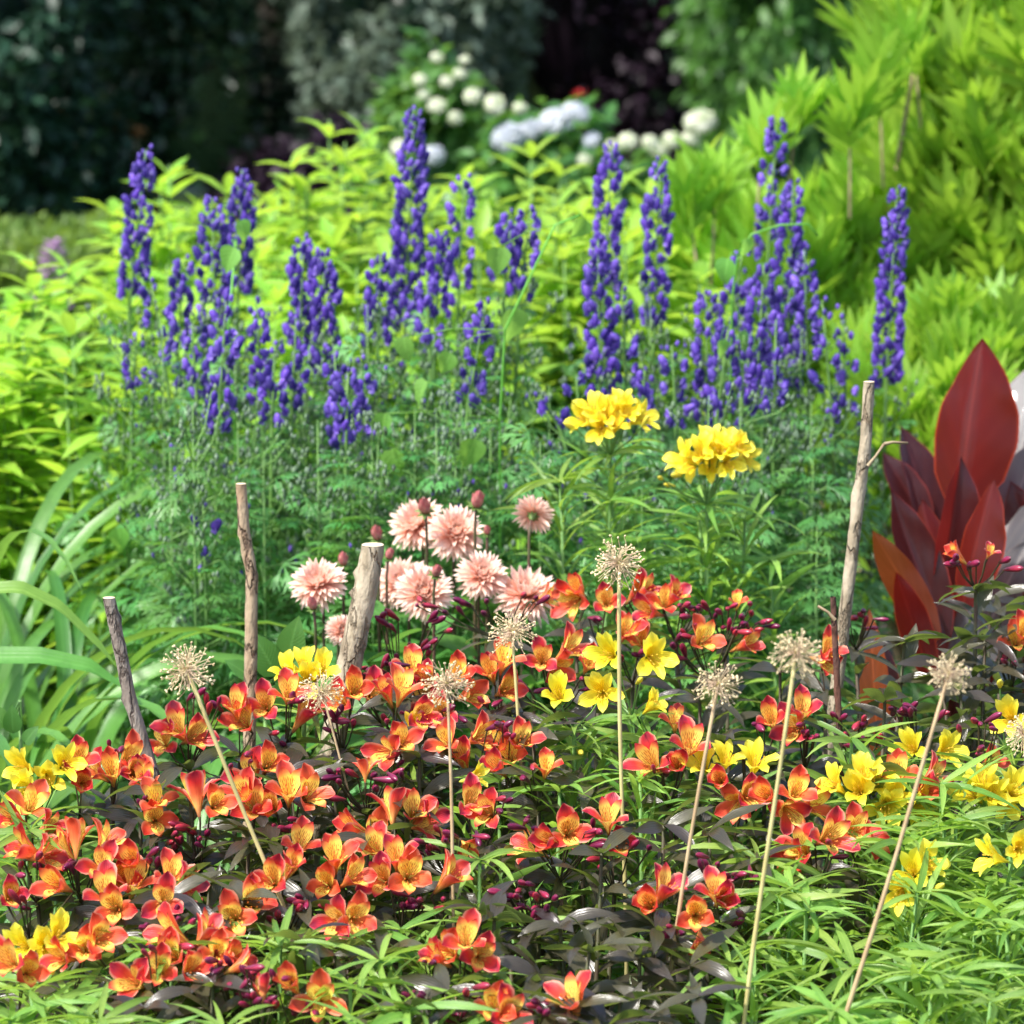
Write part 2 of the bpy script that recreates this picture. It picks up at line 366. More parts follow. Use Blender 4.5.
# ------------------------------------------------------------------ the setting: ground and lawn
def sheet(name, x0, x1, y0, y1, z, mat, nx=60, ny=60, amp=.0, fy=1.0):
    mb = MB(); xs = np.linspace(x0, x1, nx); ys = y0 + (y1 - y0) * np.linspace(0, 1, ny) ** fy
    X, Y = np.meshgrid(xs, ys); Z = z + amp * (np.sin(X * 7.1 + Y * 3.3) + np.sin(X * 13.7 - Y * 9.1) + np.sin(Y * 17 + X)) / 3
    mb.add(np.stack([X.ravel(), Y.ravel(), Z.ravel()], 1), strip_faces(ny - 1, nx)); return structure(put(name, mb.mesh(name, mat), None))
sheet('ground', -120, 120, -20, 260, 0, M['soil'], 4, 4)
sheet('garden_bed', -3.2, 3.2, 2.2, 9.8, .03, M['soil'], 90, 110, .02)
sheet('lawn', -60, 60, 9.9, 200, .012, M['lawn'], 4, 4)

# ------------------------------------------------------------------ background trees and shrubs
def blob_crown(mb, c, rad, n, L, W, mat=0, el=(-40, 70), shell=.35, clumps=40, prof='ovate', zmin=-1, csize=.28, front=True, nseg=2):
    """leaves gathered in clumps spread through an ellipsoid's outer volume"""
    cs = []
    while len(cs) < clumps:
        v = Vector((rng.gauss(0, 1), rng.gauss(0, 1), rng.gauss(0, 1))).normalized()
        if v.z < zmin: continue
        if front and v.y > .35: continue
        k = 1 - shell * rng.random() ** 1.6
        cs.append((Vector((c[0] + v.x * rad[0] * k, c[1] + v.y * rad[1] * k, c[2] + v.z * rad[2] * k)), v, rng.random()))
    for i in range(n):
        p, v, cr = cs[rng.randrange(len(cs))]
        q = p + Vector((rng.gauss(0, csize * rad[0] * .5), rng.gauss(0, csize * rad[1] * .5), rng.gauss(0, csize * rad[2] * .4)))
        if q.z < .05: q.z = .05 + rng.random() * .2
        az = math.atan2(-v.x, v.y) + rng.gauss(0, 1.0)
        s = rng.uniform(.7, 1.25)
        mb.leaf(q, rot(az, R(rng.uniform(*el)), rng.gauss(0, .5)), L * s, W * s, prof, rng.uniform(.2, 1.0), .25, nseg, mat, r=min(1, max(0, cr * .6 + rng.random() * .4)))
def core(mb, c, rad, mat=0, k=20, sd=0):
    rr = random.Random(sd); prof = [(math.sin(math.pi * i / 14), -math.cos(math.pi * i / 14)) for i in range(15)]
    g = {(i, j): rr.uniform(.8, 1.05) for i in range(15) for j in range(k)}
    V = []; U = []
    for i, (r_, z_) in enumerate(prof):
        for j in range(k):
            q = 2 * math.pi * j / k; f = g[i, j]
            V.append((c[0] + r_ * f * math.cos(q) * rad[0], c[1] + r_ * f * math.sin(q) * rad[1], max(.04, c[2] + z_ * f * rad[2]))); U.append((.3, .5))
    F = [[i * k + j, i * k + (j + 1) % k, (i + 1) * k + (j + 1) % k, (i + 1) * k + j] for i in range(14) for j in range(k)]
    mb.add(np.array(V), np.array(F), np.array(U), mat, .1)
def trunk(mb, base, top, r0, limbs=5, spread=1.0):
    base = Vector(base); top = Vector(top); n = 6
    pts = [base.lerp(top, i / n) + Vector((math.sin(i * 1.7) * .05, math.cos(i * 1.3) * .05, 0)) for i in range(n + 1)]
    mb.tube(pts, [r0 * (1 - .75 * i / n) for i in range(n + 1)], 9)
    for k in range(limbs):
        i = 2 + k % (n - 2); a = k * 2.4; p = pts[i]
        e = p + Vector((math.cos(a) * spread, math.sin(a) * spread, spread * .6))
        mb.tube([p, p.lerp(e, .5) + Vector((0, 0, .1 * spread)), e], [r0 * .4, r0 * .25, r0 * .06], 6)
def bgtree(name, label, cat, x, y, rad, cz, n, L, W, mat, clumps=90, csize=.2, zmin=-.9, group=None, r0=.14, el=(-50, 60), seed=0):
    t = thing(name, label, cat, (x, y, 0), group)
    mb = MB(); trunk(mb, (x, y, 0), (x, y, cz + rad[2] * .4), r0, 6, rad[0] * .5); put('trunk', mb.mesh('trunk', M['trunk']), t)
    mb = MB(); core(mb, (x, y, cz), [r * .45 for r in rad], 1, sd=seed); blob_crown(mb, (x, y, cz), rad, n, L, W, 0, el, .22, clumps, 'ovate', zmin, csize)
    o = put('crown', mb.mesh('crown', [mat, M['dark_tree'] if mat is not M['purple_tree'] else mat]), t); return t  # lighter crowns get a dark-coloured core standing in for inner shade
def bx(px, d): return (px - 512) / FPX * d / math.cos(R(5))
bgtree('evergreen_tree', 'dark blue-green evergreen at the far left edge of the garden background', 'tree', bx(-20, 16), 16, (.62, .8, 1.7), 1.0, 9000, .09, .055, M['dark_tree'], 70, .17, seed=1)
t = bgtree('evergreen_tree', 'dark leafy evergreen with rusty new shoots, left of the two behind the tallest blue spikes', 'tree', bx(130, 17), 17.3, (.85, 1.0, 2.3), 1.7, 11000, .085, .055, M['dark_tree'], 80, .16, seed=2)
mb = MB()
for (px, py) in ((72, 103), (60, 106), (84, 100), (118, 124), (108, 128), (128, 133)):
    for k in range(26):
        p = at(px + rng.gauss(0, 6), py + rng.gauss(0, 3), 15.9); mb.leaf(p, rot(rng.uniform(0, 6.3), R(rng.uniform(-30, 50))), .07, .035, 'ovate', .5, .2, 2)
put('young_shoots', mb.mesh('young_shoots', M['rust_leaf']), t, label='rusty brown young shoots')
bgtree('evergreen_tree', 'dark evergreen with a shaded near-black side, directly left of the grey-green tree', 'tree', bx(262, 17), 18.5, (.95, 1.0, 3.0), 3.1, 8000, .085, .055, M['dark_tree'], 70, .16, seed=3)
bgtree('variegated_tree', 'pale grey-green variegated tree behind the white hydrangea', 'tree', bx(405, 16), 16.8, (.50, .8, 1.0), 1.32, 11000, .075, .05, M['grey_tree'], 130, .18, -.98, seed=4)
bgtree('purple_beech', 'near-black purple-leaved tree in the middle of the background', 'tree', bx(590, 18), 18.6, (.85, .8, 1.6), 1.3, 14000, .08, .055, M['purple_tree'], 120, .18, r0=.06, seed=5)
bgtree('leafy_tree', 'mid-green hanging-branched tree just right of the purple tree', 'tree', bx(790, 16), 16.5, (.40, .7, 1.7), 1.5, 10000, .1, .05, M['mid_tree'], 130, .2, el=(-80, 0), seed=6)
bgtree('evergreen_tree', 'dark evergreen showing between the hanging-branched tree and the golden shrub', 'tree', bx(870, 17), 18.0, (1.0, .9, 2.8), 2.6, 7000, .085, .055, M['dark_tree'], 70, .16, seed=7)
bgtree('purple_beech', 'low near-black bush added to darken the foot of the grey-green tree', 'bush', bx(400, 15.4), 15.4, (.85, .5, .5), .42, 7000, .08, .05, M['purple_tree'], 60, .16, r0=.06, seed=8)  # added bush: a near-black mass for the dark below the grey-green tree
# backdrop hedge far behind
mb = MB(); tH = thing('yew_hedge', 'tall dark hedge closing off the far end of the garden', 'hedge', (0, 23, 0))
for i in range(13): core(mb, (-9 + i * 1.5, 23.5, 2.6), (1.2, .6, 3.4), sd=20 + i)
for i in range(9000):
    mb.leaf((rng.uniform(-9.5, 9.5), 22.7 + rng.gauss(0, .12), rng.uniform(.05, 5.6)), rot(R(180) + rng.gauss(0, 1), R(rng.uniform(-40, 50))), .16, .09, 'ovate', .6, .2, 2)
put('foliage', mb.mesh('foliage', M['dark_tree']), tH)
mb = MB()
for i in range(13): mb.tube([(-9 + i * 1.5, 23.4, 0), (-9 + i * 1.5, 23.4, 2.4)], [.09, .05], 7)
put('trunk', mb.mesh('trunk', M['trunk']), tH)
# low clipped hedge, left
tH = thing('low_hedge', 'low yellow-green clipped hedge below the dark trees at the left', 'hedge', at(45, 300, 11.6))
tH.location.z = 0
mb = MB()
for i in range(7000):
    x = bx(rng.uniform(-120, 105), 11.6); z = .85 * rng.random() ** .45 * (1 + .03 * math.sin(x * 9)); y = 11.6 + rng.uniform(-.1, .7) + (z < .8) * rng.uniform(-.15, 0)
    mb.leaf((x, y, z), rot(rng.uniform(0, 6.3), R(rng.uniform(-10, 80))), .045, .018, 'lance', .5, .2, 2)
for i in range(6): core(mb, (bx(-100 + i * 38, 11.6), 11.95, .42), (.13, .28, .44), sd=50 + i)
put('foliage', mb.mesh('foliage', M['hedge_leaf']), tH)
mb = MB(); mb.tube([tH.location, tH.location + Vector((0, .3, .5))], [.02, .01], 6); put('stem', mb.mesh('stem', M['trunk']), tH)
# mauve spire
def spire(px, py, d, h, label, mats, group=None, n=40):
    p = at(px, py, d); t = thing('mauve_flower_spike', label, 'flower', (p.x, p.y, 0), group)
    mb = MB(); mb.tube([(p.x, p.y, 0), p], [.006, .003], 5)
    for i in range(14):
        z = rng.uniform(.2, max(.25, p.z - h)); mb.leaf((p.x, p.y, z), rot(rng.uniform(0, 6.3), R(40)), .09, .02, 'lance', .8, mat=1)
    put('stem', mb.mesh('stem', [M['green_stem'], M['hedge_leaf']]), t)
    mb = MB()
    for i in range(n):
        z = p.z - h * (i / n); a = i * 2.4; rr = .01 + .05 * (i / n) ** .6
        q = Vector((p.x + math.cos(a) * rr, p.y + math.sin(a) * rr, z))
        for k in range(4): mb.leaf(q, rot(a + k * 1.57, R(20 + 30 * rng.random())), .03, .018, 'ovate', .4, n=2)
    put('flower_spike', mb.mesh('flower_spike', mats), t)
spire(53, 243, 10.9, .2, 'mauve flower spike standing against the low clipped hedge at the left', M['mauve'])
# hydrangea
hx, hd = bx(560, 12), 12.2
def head_mesh(mat, rr=.05, n=70, seed=0):
    r2 = random.Random(seed); mb = MB(); lum = [(Vector((r2.gauss(0, 1), r2.gauss(0, 1), r2.gauss(0, 1))).normalized(), r2.uniform(-.22, .14)) for _ in range(7)]
    for i in range(n):
        z = 1 - 1.25 * (i + .5) / n; a = i * 2.39996; s = math.sqrt(max(0, 1 - z * z))
        v = Vector((s * math.cos(a), s * math.sin(a), z)); k_ = 1 + sum(w_ * max(0, v.dot(l)) ** 3 for l, w_ in lum); q = v * rr * k_ * r2.uniform(.85, 1.1)
        F = frame(v.orthogonal(), (v + Vector((r2.gauss(0, .4), r2.gauss(0, .4), r2.gauss(0, .4)))).normalized()); b0 = r2.uniform(0, 6.3); vr = r2.random()
        for k in range(4):
            mb.leaf(q, F @ rot(b0 + k * math.pi / 2, R(14)), .016, .016, 'ovate', .2, .1, 2, r=vr)
    return mb.mesh('flower_head', mat)
HM = {(k, i): head_mesh(M[k], seed=i) for k in ('blue_white', 'white') for i in range(3)}
def hydrangea(label, cx, cy, rad, heads, n, seed, cz=None):
    t = thing('hydrangea_bush', label, 'bush', (cx, cy, 0), 'hydrangeas behind the border')
    mb = MB(); cz = cz or rad[2]
    for k in range(9):
        a = k * .7; mb.tube([(cx + .1 * math.cos(a), cy + .1 * math.sin(a), 0), (cx + rad[0] * .7 * math.cos(a), cy + rad[1] * .7 * math.sin(a), cz * 1.2)], [.012, .006], 5)
    put('stem', mb.mesh('stem', M['trunk']), t)
    mb = MB(); core(mb, (cx, cy, cz * .9), (rad[0] * .8, rad[1] * .8, rad[2] * .8), sd=seed)
    blob_crown(mb, (cx, cy, cz), rad, int(n * 1.3), .085, .045, 0, (-30, 50), .3, 50, 'ovate', -.8, .2, True, 3)
    put('foliage', mb.mesh('foliage', M['hydrangea_leaf']), t)
    for (px, py, r, k) in heads:
        p = at(px, py, cy - rad[1] * .8 - .12)
        sc = r / (FPX / p.y) / .062
        put('flower_head', HM[k, rng.randrange(3)], t, p, (facing(rng.uniform(-30, 30), rng.uniform(30, 60))).to_track_quat('Z', 'Y'), (sc * rng.uniform(.9, 1.1), sc * rng.uniform(.85, 1.05), sc * rng.uniform(.65, .85)))
    return t
hydrangea('hydrangea bush with large blue-white mopheads in the middle of the background', bx(560, 12), 12.3, (.42, .4, .58),
  [(508, 138, 21, 'blue_white'), (531, 130, 14, 'blue_white'), (556, 122, 18, 'blue_white'), (575, 113, 15, 'blue_white'), (545, 126, 10, 'blue_white'), (592, 140, 11, 'blue_white'), (495, 105, 13, 'white'), (473, 96, 10, 'white'), (628, 142, 12, 'white'), (650, 143, 11, 'white'), (584, 160, 8, 'white'), (612, 146, 9, 'white'), (520, 108, 8, 'white')], 2300, 61, .55)
hydrangea('taller narrow hydrangea with small cream heads behind the tallest blue spike', bx(436, 12.6), 12.8, (.23, .3, .66),
  [(437, 106, 12, 'white'), (434, 155, 13, 'blue_white'), (420, 80, 8, 'white'), (447, 82, 8, 'white'), (437, 58, 7, 'white'), (460, 74, 8, 'white'), (424, 95, 7, 'white'), (455, 118, 9, 'white'), (400, 148, 11, 'white'), (478, 180, 9, 'white'), (465, 60, 7, 'white')], 1700, 62, .68)
hydrangea('low hydrangea with flat cream heads beside the golden shrub', bx(690, 12), 12.4, (.3, .3, .5),
  [(700, 123, 18, 'white'), (672, 140, 11, 'white'), (690, 139, 10, 'white'), (660, 150, 10, 'white')], 1200, 63, .5)
p = at(580, 95, 13.4); t = thing('scarlet_flower', 'small scarlet flower above the blue-white hydrangea heads', 'flower', (p.x, p.y, 0))
mb = MB(); mb.tube([(p.x, p.y, 0), p], [.006, .003], 5)
for i in range(10): mb.leaf((p.x, p.y, rng.uniform(.3, 1.1)), rot(rng.uniform(0, 6.3), .6), .09, .03, 'lance', .6, mat=1)
put('stem', mb.mesh('stem', [M['green_stem'], M['hydrangea_leaf']]), t)
mb = MB()
for i in range(16): mb.leaf(p, rot(i * .8, R(10 + (i % 3) * 20)), .036, .02, 'ovate', .5, n=2)
put('flower', mb.mesh('flower', M['red_flower']), t)

# ------------------------------------------------------------------ chartreuse leafy clumps (middle distance)
def upright_clump(seed, nst, H, spread, L, W):
    rr = random.Random(seed); st = MB(); fo = MB()
    for k in range(nst):
        a = rr.uniform(0, 6.28); b = spread * math.sqrt(rr.random()); h = H * rr.uniform(.84, 1.02)
        base = Vector((math.cos(a) * b * .6, math.sin(a) * b * .6, 0)); top = Vector((math.cos(a) * b, math.sin(a) * b, h))
        st.tube([base, base.lerp(top, .5), top], [.005, .004, .002], 5)
        z = h * .35; i = 0; az0 = rr.uniform(0, 6)
        while z < h:
            p = base.lerp(top, z / h); f = (z / h)
            for m in range(3):
                az = az0 + i * 1.2 + m * 2.094 + rr.gauss(0, .2)
                lf = L * (1.05 - .38 * max(0, f - .85) / .15) * rr.uniform(.8, 1.15)
                fo.leaf(p, rot(az, R(rr.uniform(0, 34) + 28 * max(0, f - .93) / .07), rr.gauss(0, .25)), lf, W * rr.uniform(.85, 1.2), 'lance', rr.uniform(.15, .9), .3, 4, r=rr.random())
            z += rr.uniform(.036, .052) - .012 * max(0, f - .8) / .2; i += 1
    return st.mesh('stem', M['green_stem']), fo.mesh('foliage', M['chartreuse'])
UC = [upright_clump(100 + i, 7, 1.0, .15, .122, .026) for i in range(5)]
G = 'chartreuse leafy clumps behind the blue spikes'
# px, top py, distance, label
clumps = [
 (18, 262, 7.9, 'pale yellow-green leafy clump against the left edge, below the low hedge'),
 (-20, 330, 7.3, 'yellow-green leafy clump cut off by the left edge, above the strap leaves'),
 (60, 290, 7.6, 'yellow-green leafy clump just right of the mauve spike'),
 (40, 365, 7.1, 'brighter green leafy clump in front, above the strap leaves'),
 (100, 320, 7.2, 'yellow-green leafy clump left of the leftmost blue spike'),
 (118, 215, 8.2, 'yellow-green leafy clump whose tips poke out left of the leftmost blue spike'),
 (175, 170, 8.6, 'tall chartreuse clump seen right of the leftmost blue spike'),
 (160, 235, 8.0, 'chartreuse clump filling the gap between the two leftmost blue spikes'),
 (235, 180, 8.7, 'chartreuse clump behind the second tallest group of blue spikes'),
 (262, 250, 7.9, 'chartreuse clump in the gap between the left blue spike groups'),
 (318, 128, 8.8, 'tallest chartreuse clump, its star-shaped tip against the dark trees'),
 (350, 160, 8.5, 'tall chartreuse clump left of the tallest blue spike'),
 (285, 165, 8.4, 'chartreuse clump left of the tallest star-tipped clump'),
 (370, 240, 7.9, 'chartreuse clump low behind the tallest blue spike'),
 (440, 195, 8.3, 'chartreuse clump right of the tallest blue spike'),
 (490, 180, 8.6, 'chartreuse clump in front of the narrow hydrangea'),
 (545, 155, 8.6, 'chartreuse clump in front of the blue-white hydrangea heads'),
 (525, 235, 7.9, 'chartreuse clump behind the bent blue spikes in the middle'),
 (600, 178, 8.4, 'chartreuse clump behind the blue spike right of centre'),
 (640, 175, 8.3, 'chartreuse clump left of the golden lobed shrub'),
 (580, 250, 7.8, 'shorter chartreuse clump in the middle, between blue spikes'),
 (655, 240, 7.8, 'shorter chartreuse clump touching the golden lobed shrub'),
 (410, 300, 7.5, 'low chartreuse clump right behind the foot of the tallest blue spike'),
 (310, 290, 7.6, 'low chartreuse clump behind the third group of blue spikes'),
 (200, 310, 7.6, 'low chartreuse clump behind the second group of blue spikes'),
 (470, 310, 7.5, 'low chartreuse clump left of the bent blue spikes'),
 (-60, 280, 8.0, 'yellow-green leafy clump mostly beyond the left edge'),
]
for i, (px, py, d, lb) in enumerate(clumps):
    p = at(px, py, d); t = thing('chartreuse_clump', lb, 'leafy plant', (p.x, p.y, 0), G)
    s = p.z / 1.0; q = Quaternion((0, 0, 1), rng.uniform(0, 6.28)); sm, fm = UC[i % 5]
    put('stem', sm, t, (p.x, p.y, 0), q, (1.15, 1.15, s)); put('foliage', fm, t, (p.x, p.y, 0), q, (1.15, 1.15, s))

# ------------------------------------------------------------------ golden lobed shrubs, right
def lobed_leaf(mb, pos, Mx, L, r):
    pos = np.asarray(pos, float)
    mb.leaf(pos, Mx, L, L * .19, 'lance', .1, .2, 6, r=r)
    for k, (t, a, l) in enumerate(((.08, 46, .55), (.24, 36, .62), (.42, 30, .5))):
        for s in (-1, 1):
            q = Mx @ np.array([0, L * t, -L * t * t * .22]); 
            mb.leaf(pos + q, Mx @ rot(R(-a * s), R(2), R(8 * s)), L * l * rng.uniform(.85, 1.1), L * .125, 'lance', .05, .15, 4, r=r)
def golden_shrub(label, cx, cy, rad, cz, n, L, seed, pts=None, group='golden lobed-leaf shrubs'):
    t = thing('golden_shrub', label, 'shrub', (cx, cy, 0), group)
    mb = MB(); tips = []
    for k in range(n):
        while True:
            v = Vector((rng.gauss(0, 1), rng.gauss(0, 1) - .5, rng.gauss(0, 1))).normalized()
            if v.z > -.75 and v.y < .6: break
        kk = 1 - .35 * rng.random() ** 1.5; tips.append((Vector((cx + v.x * rad[0] * kk, cy + v.y * rad[1] * kk, cz + v.z * rad[2] * kk)), v))
    for (px, py, d) in (pts or []): tips.append((at(px, py, d), Vector((rng.gauss(0, .3), -.3, 1)).normalized()))
    st = MB()
    for k in range(26):
        p, v = tips[rng.randrange(len(tips))]; b = Vector((cx + rng.gauss(0, .05), cy + rng.gauss(0, .05), 0)); m = b.lerp(p, .5) + Vector((0, 0, .12))
        st.tube([b, m, p], [.014, .009, .004], 6)
    core(mb, (cx, cy + .05, cz), [q_ * .72 for q_ in rad], sd=seed)
    for p, v in tips:
        nl = rng.randint(5, 7); az0 = rng.uniform(0, 6.3)
        ax = (v * .35 + Vector((0, -.1, 1))).normalized()
        for j in range(nl):
            F = frame(ax.orthogonal(), ax); az = az0 + j * 6.283 / nl + rng.gauss(0, .2)
            lobed_leaf(mb, p + Vector((0, 0, -.02 * (j % 3))), F @ rot(az, R(rng.uniform(52, 86)), rng.gauss(0, .35)), L * rng.uniform(.55, 1.2), rng.random())
        st.tube([p - ax * .2, p], [.004, .003], 4)
    put('stem', st.mesh('stem', M['twig']), t); put('foliage', mb.mesh('foliage', M['golden']), t)
golden_shrub('tall golden-green lobed-leaf shrub filling the upper right corner', bx(1065, 8.4), 8.6, (.44, .5, 1.0), 1.2, 260, .21, 1)
golden_shrub('golden-green lobed shrub sloping down behind the right-hand blue spikes', bx(868, 8.3), 8.6, (.36, .42, .5), .78, 150, .195, 2, [(880, 100, 8.2), (915, 60, 8.2), (850, 130, 8.1)])
golden_shrub('lower golden-green lobed shrub with its tip rising left of the other two', bx(752, 8.3), 8.5, (.22, .4, .42), .72, 85, .19, 3, [(795, 125, 8.15), (760, 165, 8.1), (715, 200, 8.0), (692, 225, 8.0)])
golden_shrub('low greener lobed shrub between the rightmost blue spike and the red canna', bx(975, 7.4), 7.5, (.34, .3, .4), .66, 110, .14, 4)
# deeper greenery between the bands
def green_mass(label, px0, px1, d, h, mat, n, group, seed, L=.09, W=.03, name='leafy_shrub'):
    cx = (bx(px0, d) + bx(px1, d)) / 2; hw = abs(bx(px1, d) - bx(px0, d)) / 2
    t = thing(name, label, 'shrub', (cx, d, 0), group); mb = MB()
    core(mb, (cx, d, h * .45), (hw * .85, .2, h * .42), sd=seed)
    blob_crown(mb, (cx, d, h * .5), (hw, .28, h * .5), n, L, W, 0, (-20, 60), .3, 40, 'lance', -.9, .25, True, 3)
    put('foliage', mb.mesh('foliage', mat), t)
    mb = MB(); mb.tube([(cx, d, 0), (cx, d, h * .7)], [.014, .006], 6); put('stem', mb.mesh('stem', M['trunk']), t)
for i, (a, b, lb) in enumerate(((-60, 120, 'shaded bushy greenery behind the strap leaves at the left'), (100, 300, 'shaded bushy greenery deep behind the left blue spikes'), (280, 480, 'shaded bushy greenery deep behind the tallest blue spike'), (460, 680, 'shaded bushy greenery deep behind the middle blue spikes'))):
    green_mass(lb, a, b, 7.9, .95, M['ground_leaf'], 1500, None, 80 + i)

# ------------------------------------------------------------------ aconite (monkshood)
def aconite_flower(seed):
    rr = random.Random(seed); mb = MB(); I = np.eye(3)
    # faces +Y; z up; origin at the pedicel behind
    prof = [(.0008, .0285), (.0036, .0275), (.006, .0235), (.0072, .0175), (.0082, .011), (.0078, .006)]
    mb.lathe((0, .006, 0), rot(0, R(-10)), prof, 9, 0, rr.random() * .5, rr.uniform(.78, .98), 1.15, wob=lambda i, j: 1 + .16 * math.sin(j * 2.1 + i * 1.3 + seed))
    for s in (-1, 1):
        mb.leaf((s * .003, .007, .010), rot(R(-s * 62), R(-30), R(s * 75)), .0135, .0155, 'ovate', .8, .2, 3, 0, scoop=.3, r=.6 + .4 * rr.random())
        mb.leaf((s * .0015, .010, .009), rot(R(-s * 30), R(-72), R(s * 20)), .0145, .0085, 'ovate', .5, .2, 3, 0, r=rr.random())
    mb.tube([(0, 0, .010), (0, -.008, .0)], .0012, 4, 1)
    return mb.mesh('flower', [M['aconite_petal'], M['green_stem']])
AF = [aconite_flower(i) for i in range(5)]
def abud():
    mb = MB(); mb.lathe((0, .004, 0), rot(0, 0), [(.0005, -.004), (.003, -.002), (.0042, .003), (.0036, .008), (.0008, .0105)], 6, 0, .6, 1, 1.2)
    mb.tube([(0, 0, 0), (0, -.006, -.003)], .001, 4, 1); return mb.mesh('bud', [M['aconite_petal'], M['green_stem']])
AB = abud()
def cut_leaf(mb, pos, Mx, S, rr):
    pos = np.asarray(pos, float); r = rr.random()
    for k in range(5):
        a = (-75 + 37.5 * k) * rr.uniform(.9, 1.1); L = S * (1 - .12 * abs(k - 2)); F = Mx @ rot(R(-a), R(rr.uniform(-8, 8)))
        mb.leaf(pos, F, L, L * .17, 'claw', .5, .1, 4, r=r)
        for (t, s) in ((.4, 1), (.4, -1), (.62, 1), (.62, -1)):
            q = F @ np.array([0, L * t, -.25 * L * t * t]); mb.leaf(pos + q, F @ rot(R(-s * 36), R(-15)), L * .42, L * .09, 'narrow', .4, .1, 2, r=r)
def aconite_foliage(seed, H=.85, n=34):
    """hangs from the origin downwards"""
    rr = random.Random(seed); mb = MB()
    for i in range(n):
        z = -H * (i / n) ** 1.0; f = i / n; az = i * 2.4 + rr.gauss(0, .3); pl = .02 + .06 * min(1, f * 1.8)
        e = R(rr.uniform(15, 45)); d = Vector((-math.sin(az) * math.cos(e), math.cos(az) * math.cos(e), math.sin(e)))
        p0 = Vector((0, 0, z)); p1 = p0 + d * pl; mb.tube([p0, p1], .0014, 3, 1, cap=False)
        cut_leaf(mb, p1, rot(az, e - R(rr.uniform(10, 50)), rr.gauss(0, .4)), (.045 + .035 * min(1, f * 2)) * rr.uniform(.85, 1.15), rr)
    return mb.mesh('foliage', [M['aconite_leaf'], M['green_stem']])
AFO = [aconite_foliage(200 + i) for i in range(6)]
def side_buds(seed, H=.3, n=16, blue=.4):
    rr = random.Random(seed); mb = MB()
    for i in range(n):
        z = -H * rr.random() ; az = rr.uniform(0, 6.28); l = rr.uniform(.03, .10); up = rr.uniform(.04, .12)
        p0 = Vector((0, 0, z - up)); p1 = p0 + Vector((math.cos(az) * l * .7, math.sin(az) * l * .7, up * .5)); p2 = p0 + Vector((math.cos(az) * l, math.sin(az) * l, up))
        mb.tube([p0, p1, p2], .0013, 3, 1, cap=False)
        for k in range(rr.randint(3, 7)):
            q = p1.lerp(p2, rr.random()); a2 = rr.uniform(0, 6.28); q2 = q + Vector((math.cos(a2) * .009, math.sin(a2) * .009, .008))
            mb.tube([q, q2], .0008, 3, 1, cap=False); s = rr.uniform(.7, 1.25)
            mb.lathe(q2, rot(a2, rr.uniform(-.4, .4)) * s, [(.0005, -.004), (.003, -.001), (.0036, .004), (.0006, .0085)], 5, 2 if rr.random() < blue else 0)
    return mb.mesh('bud_spray', [M['aconite_bud'], M['green_stem'], M['aconite_petal']])
ASB = [side_buds(300 + i, .3, 16, (.0, .08, .12, .03)[i % 4]) for i in range(6)]
GA = 'blue aconite spikes across the border'
def aconite(xt, yt, xb, yb, d, label, dens=1., top_buds=4, rad=.022, gap=0., seedk=None):
    rad *= .58
    top = at(xt, yt, d); bot = at(xb, yb, d); ax = (top - bot).normalized()
    base = bot - ax * (bot.z / max(ax.z, .5)); base = Vector((bot.x + (base.x - bot.x) * .5, d, 0))
    t = thing('monkshood', label, 'flower', base, GA)
    mid = bot.lerp(base, .5)
    mb = MB(); mb.tube([base, mid, bot, bot.lerp(top, .5), top], [.005, .004, .003, .0022, .0012], 6); put('stem', mb.mesh('stem', M['green_stem']), t)
    Ls = (top - bot).length; n = int(Ls / .0054 * dens); n = min(n, 99); ph = rng.uniform(0, 6)
    for i in range(n):
        f = i / max(1, n - 1)
        if f > .12 and rng.random() < gap: continue
        a = ph + i * 2.39996 + rng.gauss(0, .3); sc = .55 + .36 * min(1, f * 3.5)
        rr = (.006 + (rad - .006) * min(1, f * 3)) * rng.uniform(.8, 1.25)
        p = top.lerp(bot, f) + Vector((math.cos(a) * rr, math.sin(a) * rr, rng.gauss(0, .003)))
        q = Matrix.Rotation(a - math.pi / 2, 3, 'Z') @ Matrix.Rotation(R(rng.uniform(-25, 5)), 3, 'X')
        if i < top_buds: put('bud', AB, t, p, q.to_quaternion(), .8 + .1 * i)
        else: put('flower', AF[rng.randrange(5)], t, p, q.to_quaternion() @ Quaternion((0, 1, 0), rng.gauss(0, .3)), sc * rng.uniform(.72, 1.12))
    qz = Quaternion((0, 0, 1), rng.uniform(0, 6.28)); al = (bot - base).normalized().rotation_difference(Vector((0, 0, 1))).inverted()
    put('bud_spray', ASB[rng.randrange(6)], t, bot + Vector((0, 0, .03)), al @ qz, 1)
    fz = bot.lerp(base, .03); put('foliage', AFO[rng.randrange(6)], t, fz, al @ qz, (1, 1, fz.z / .87))
aconite(146, 150, 130, 300, 7.0, 'leftmost tall blue spike, split into two dense columns of hooded flowers', 1.15, 3, .024, .1)
aconite(150, 275, 168, 385, 6.6, 'short sparse blue spike below and right of the leftmost tall spike', .5, 3, .026, .2)
aconite(184, 258, 178, 350, 6.9, 'slim blue spike just left of the second tall group', 1., 3, .018, .1)
aconite(212, 198, 216, 345, 6.8, 'left stem of the second tall group, a broad loose blue spike', 1.1, 3, .026, .15)
aconite(242, 170, 238, 300, 7.0, 'right stem of the second tall group, tapering to a dark tip', 1.1, 4, .022, .12)
aconite(226, 300, 218, 432, 6.4, 'lower blue spike hanging between bright leaves under the second group', .8, 0, .022, .2)
aconite(203, 505, 205, 560, 6.1, 'very low blue spike with few flowers, beside the brown stake', .4, 1, .015, .2)
aconite(304, 236, 300, 350, 6.8, 'left of the paired blue spikes left of the stake-high gap, tip dark', 1.1, 4, .02, .05)
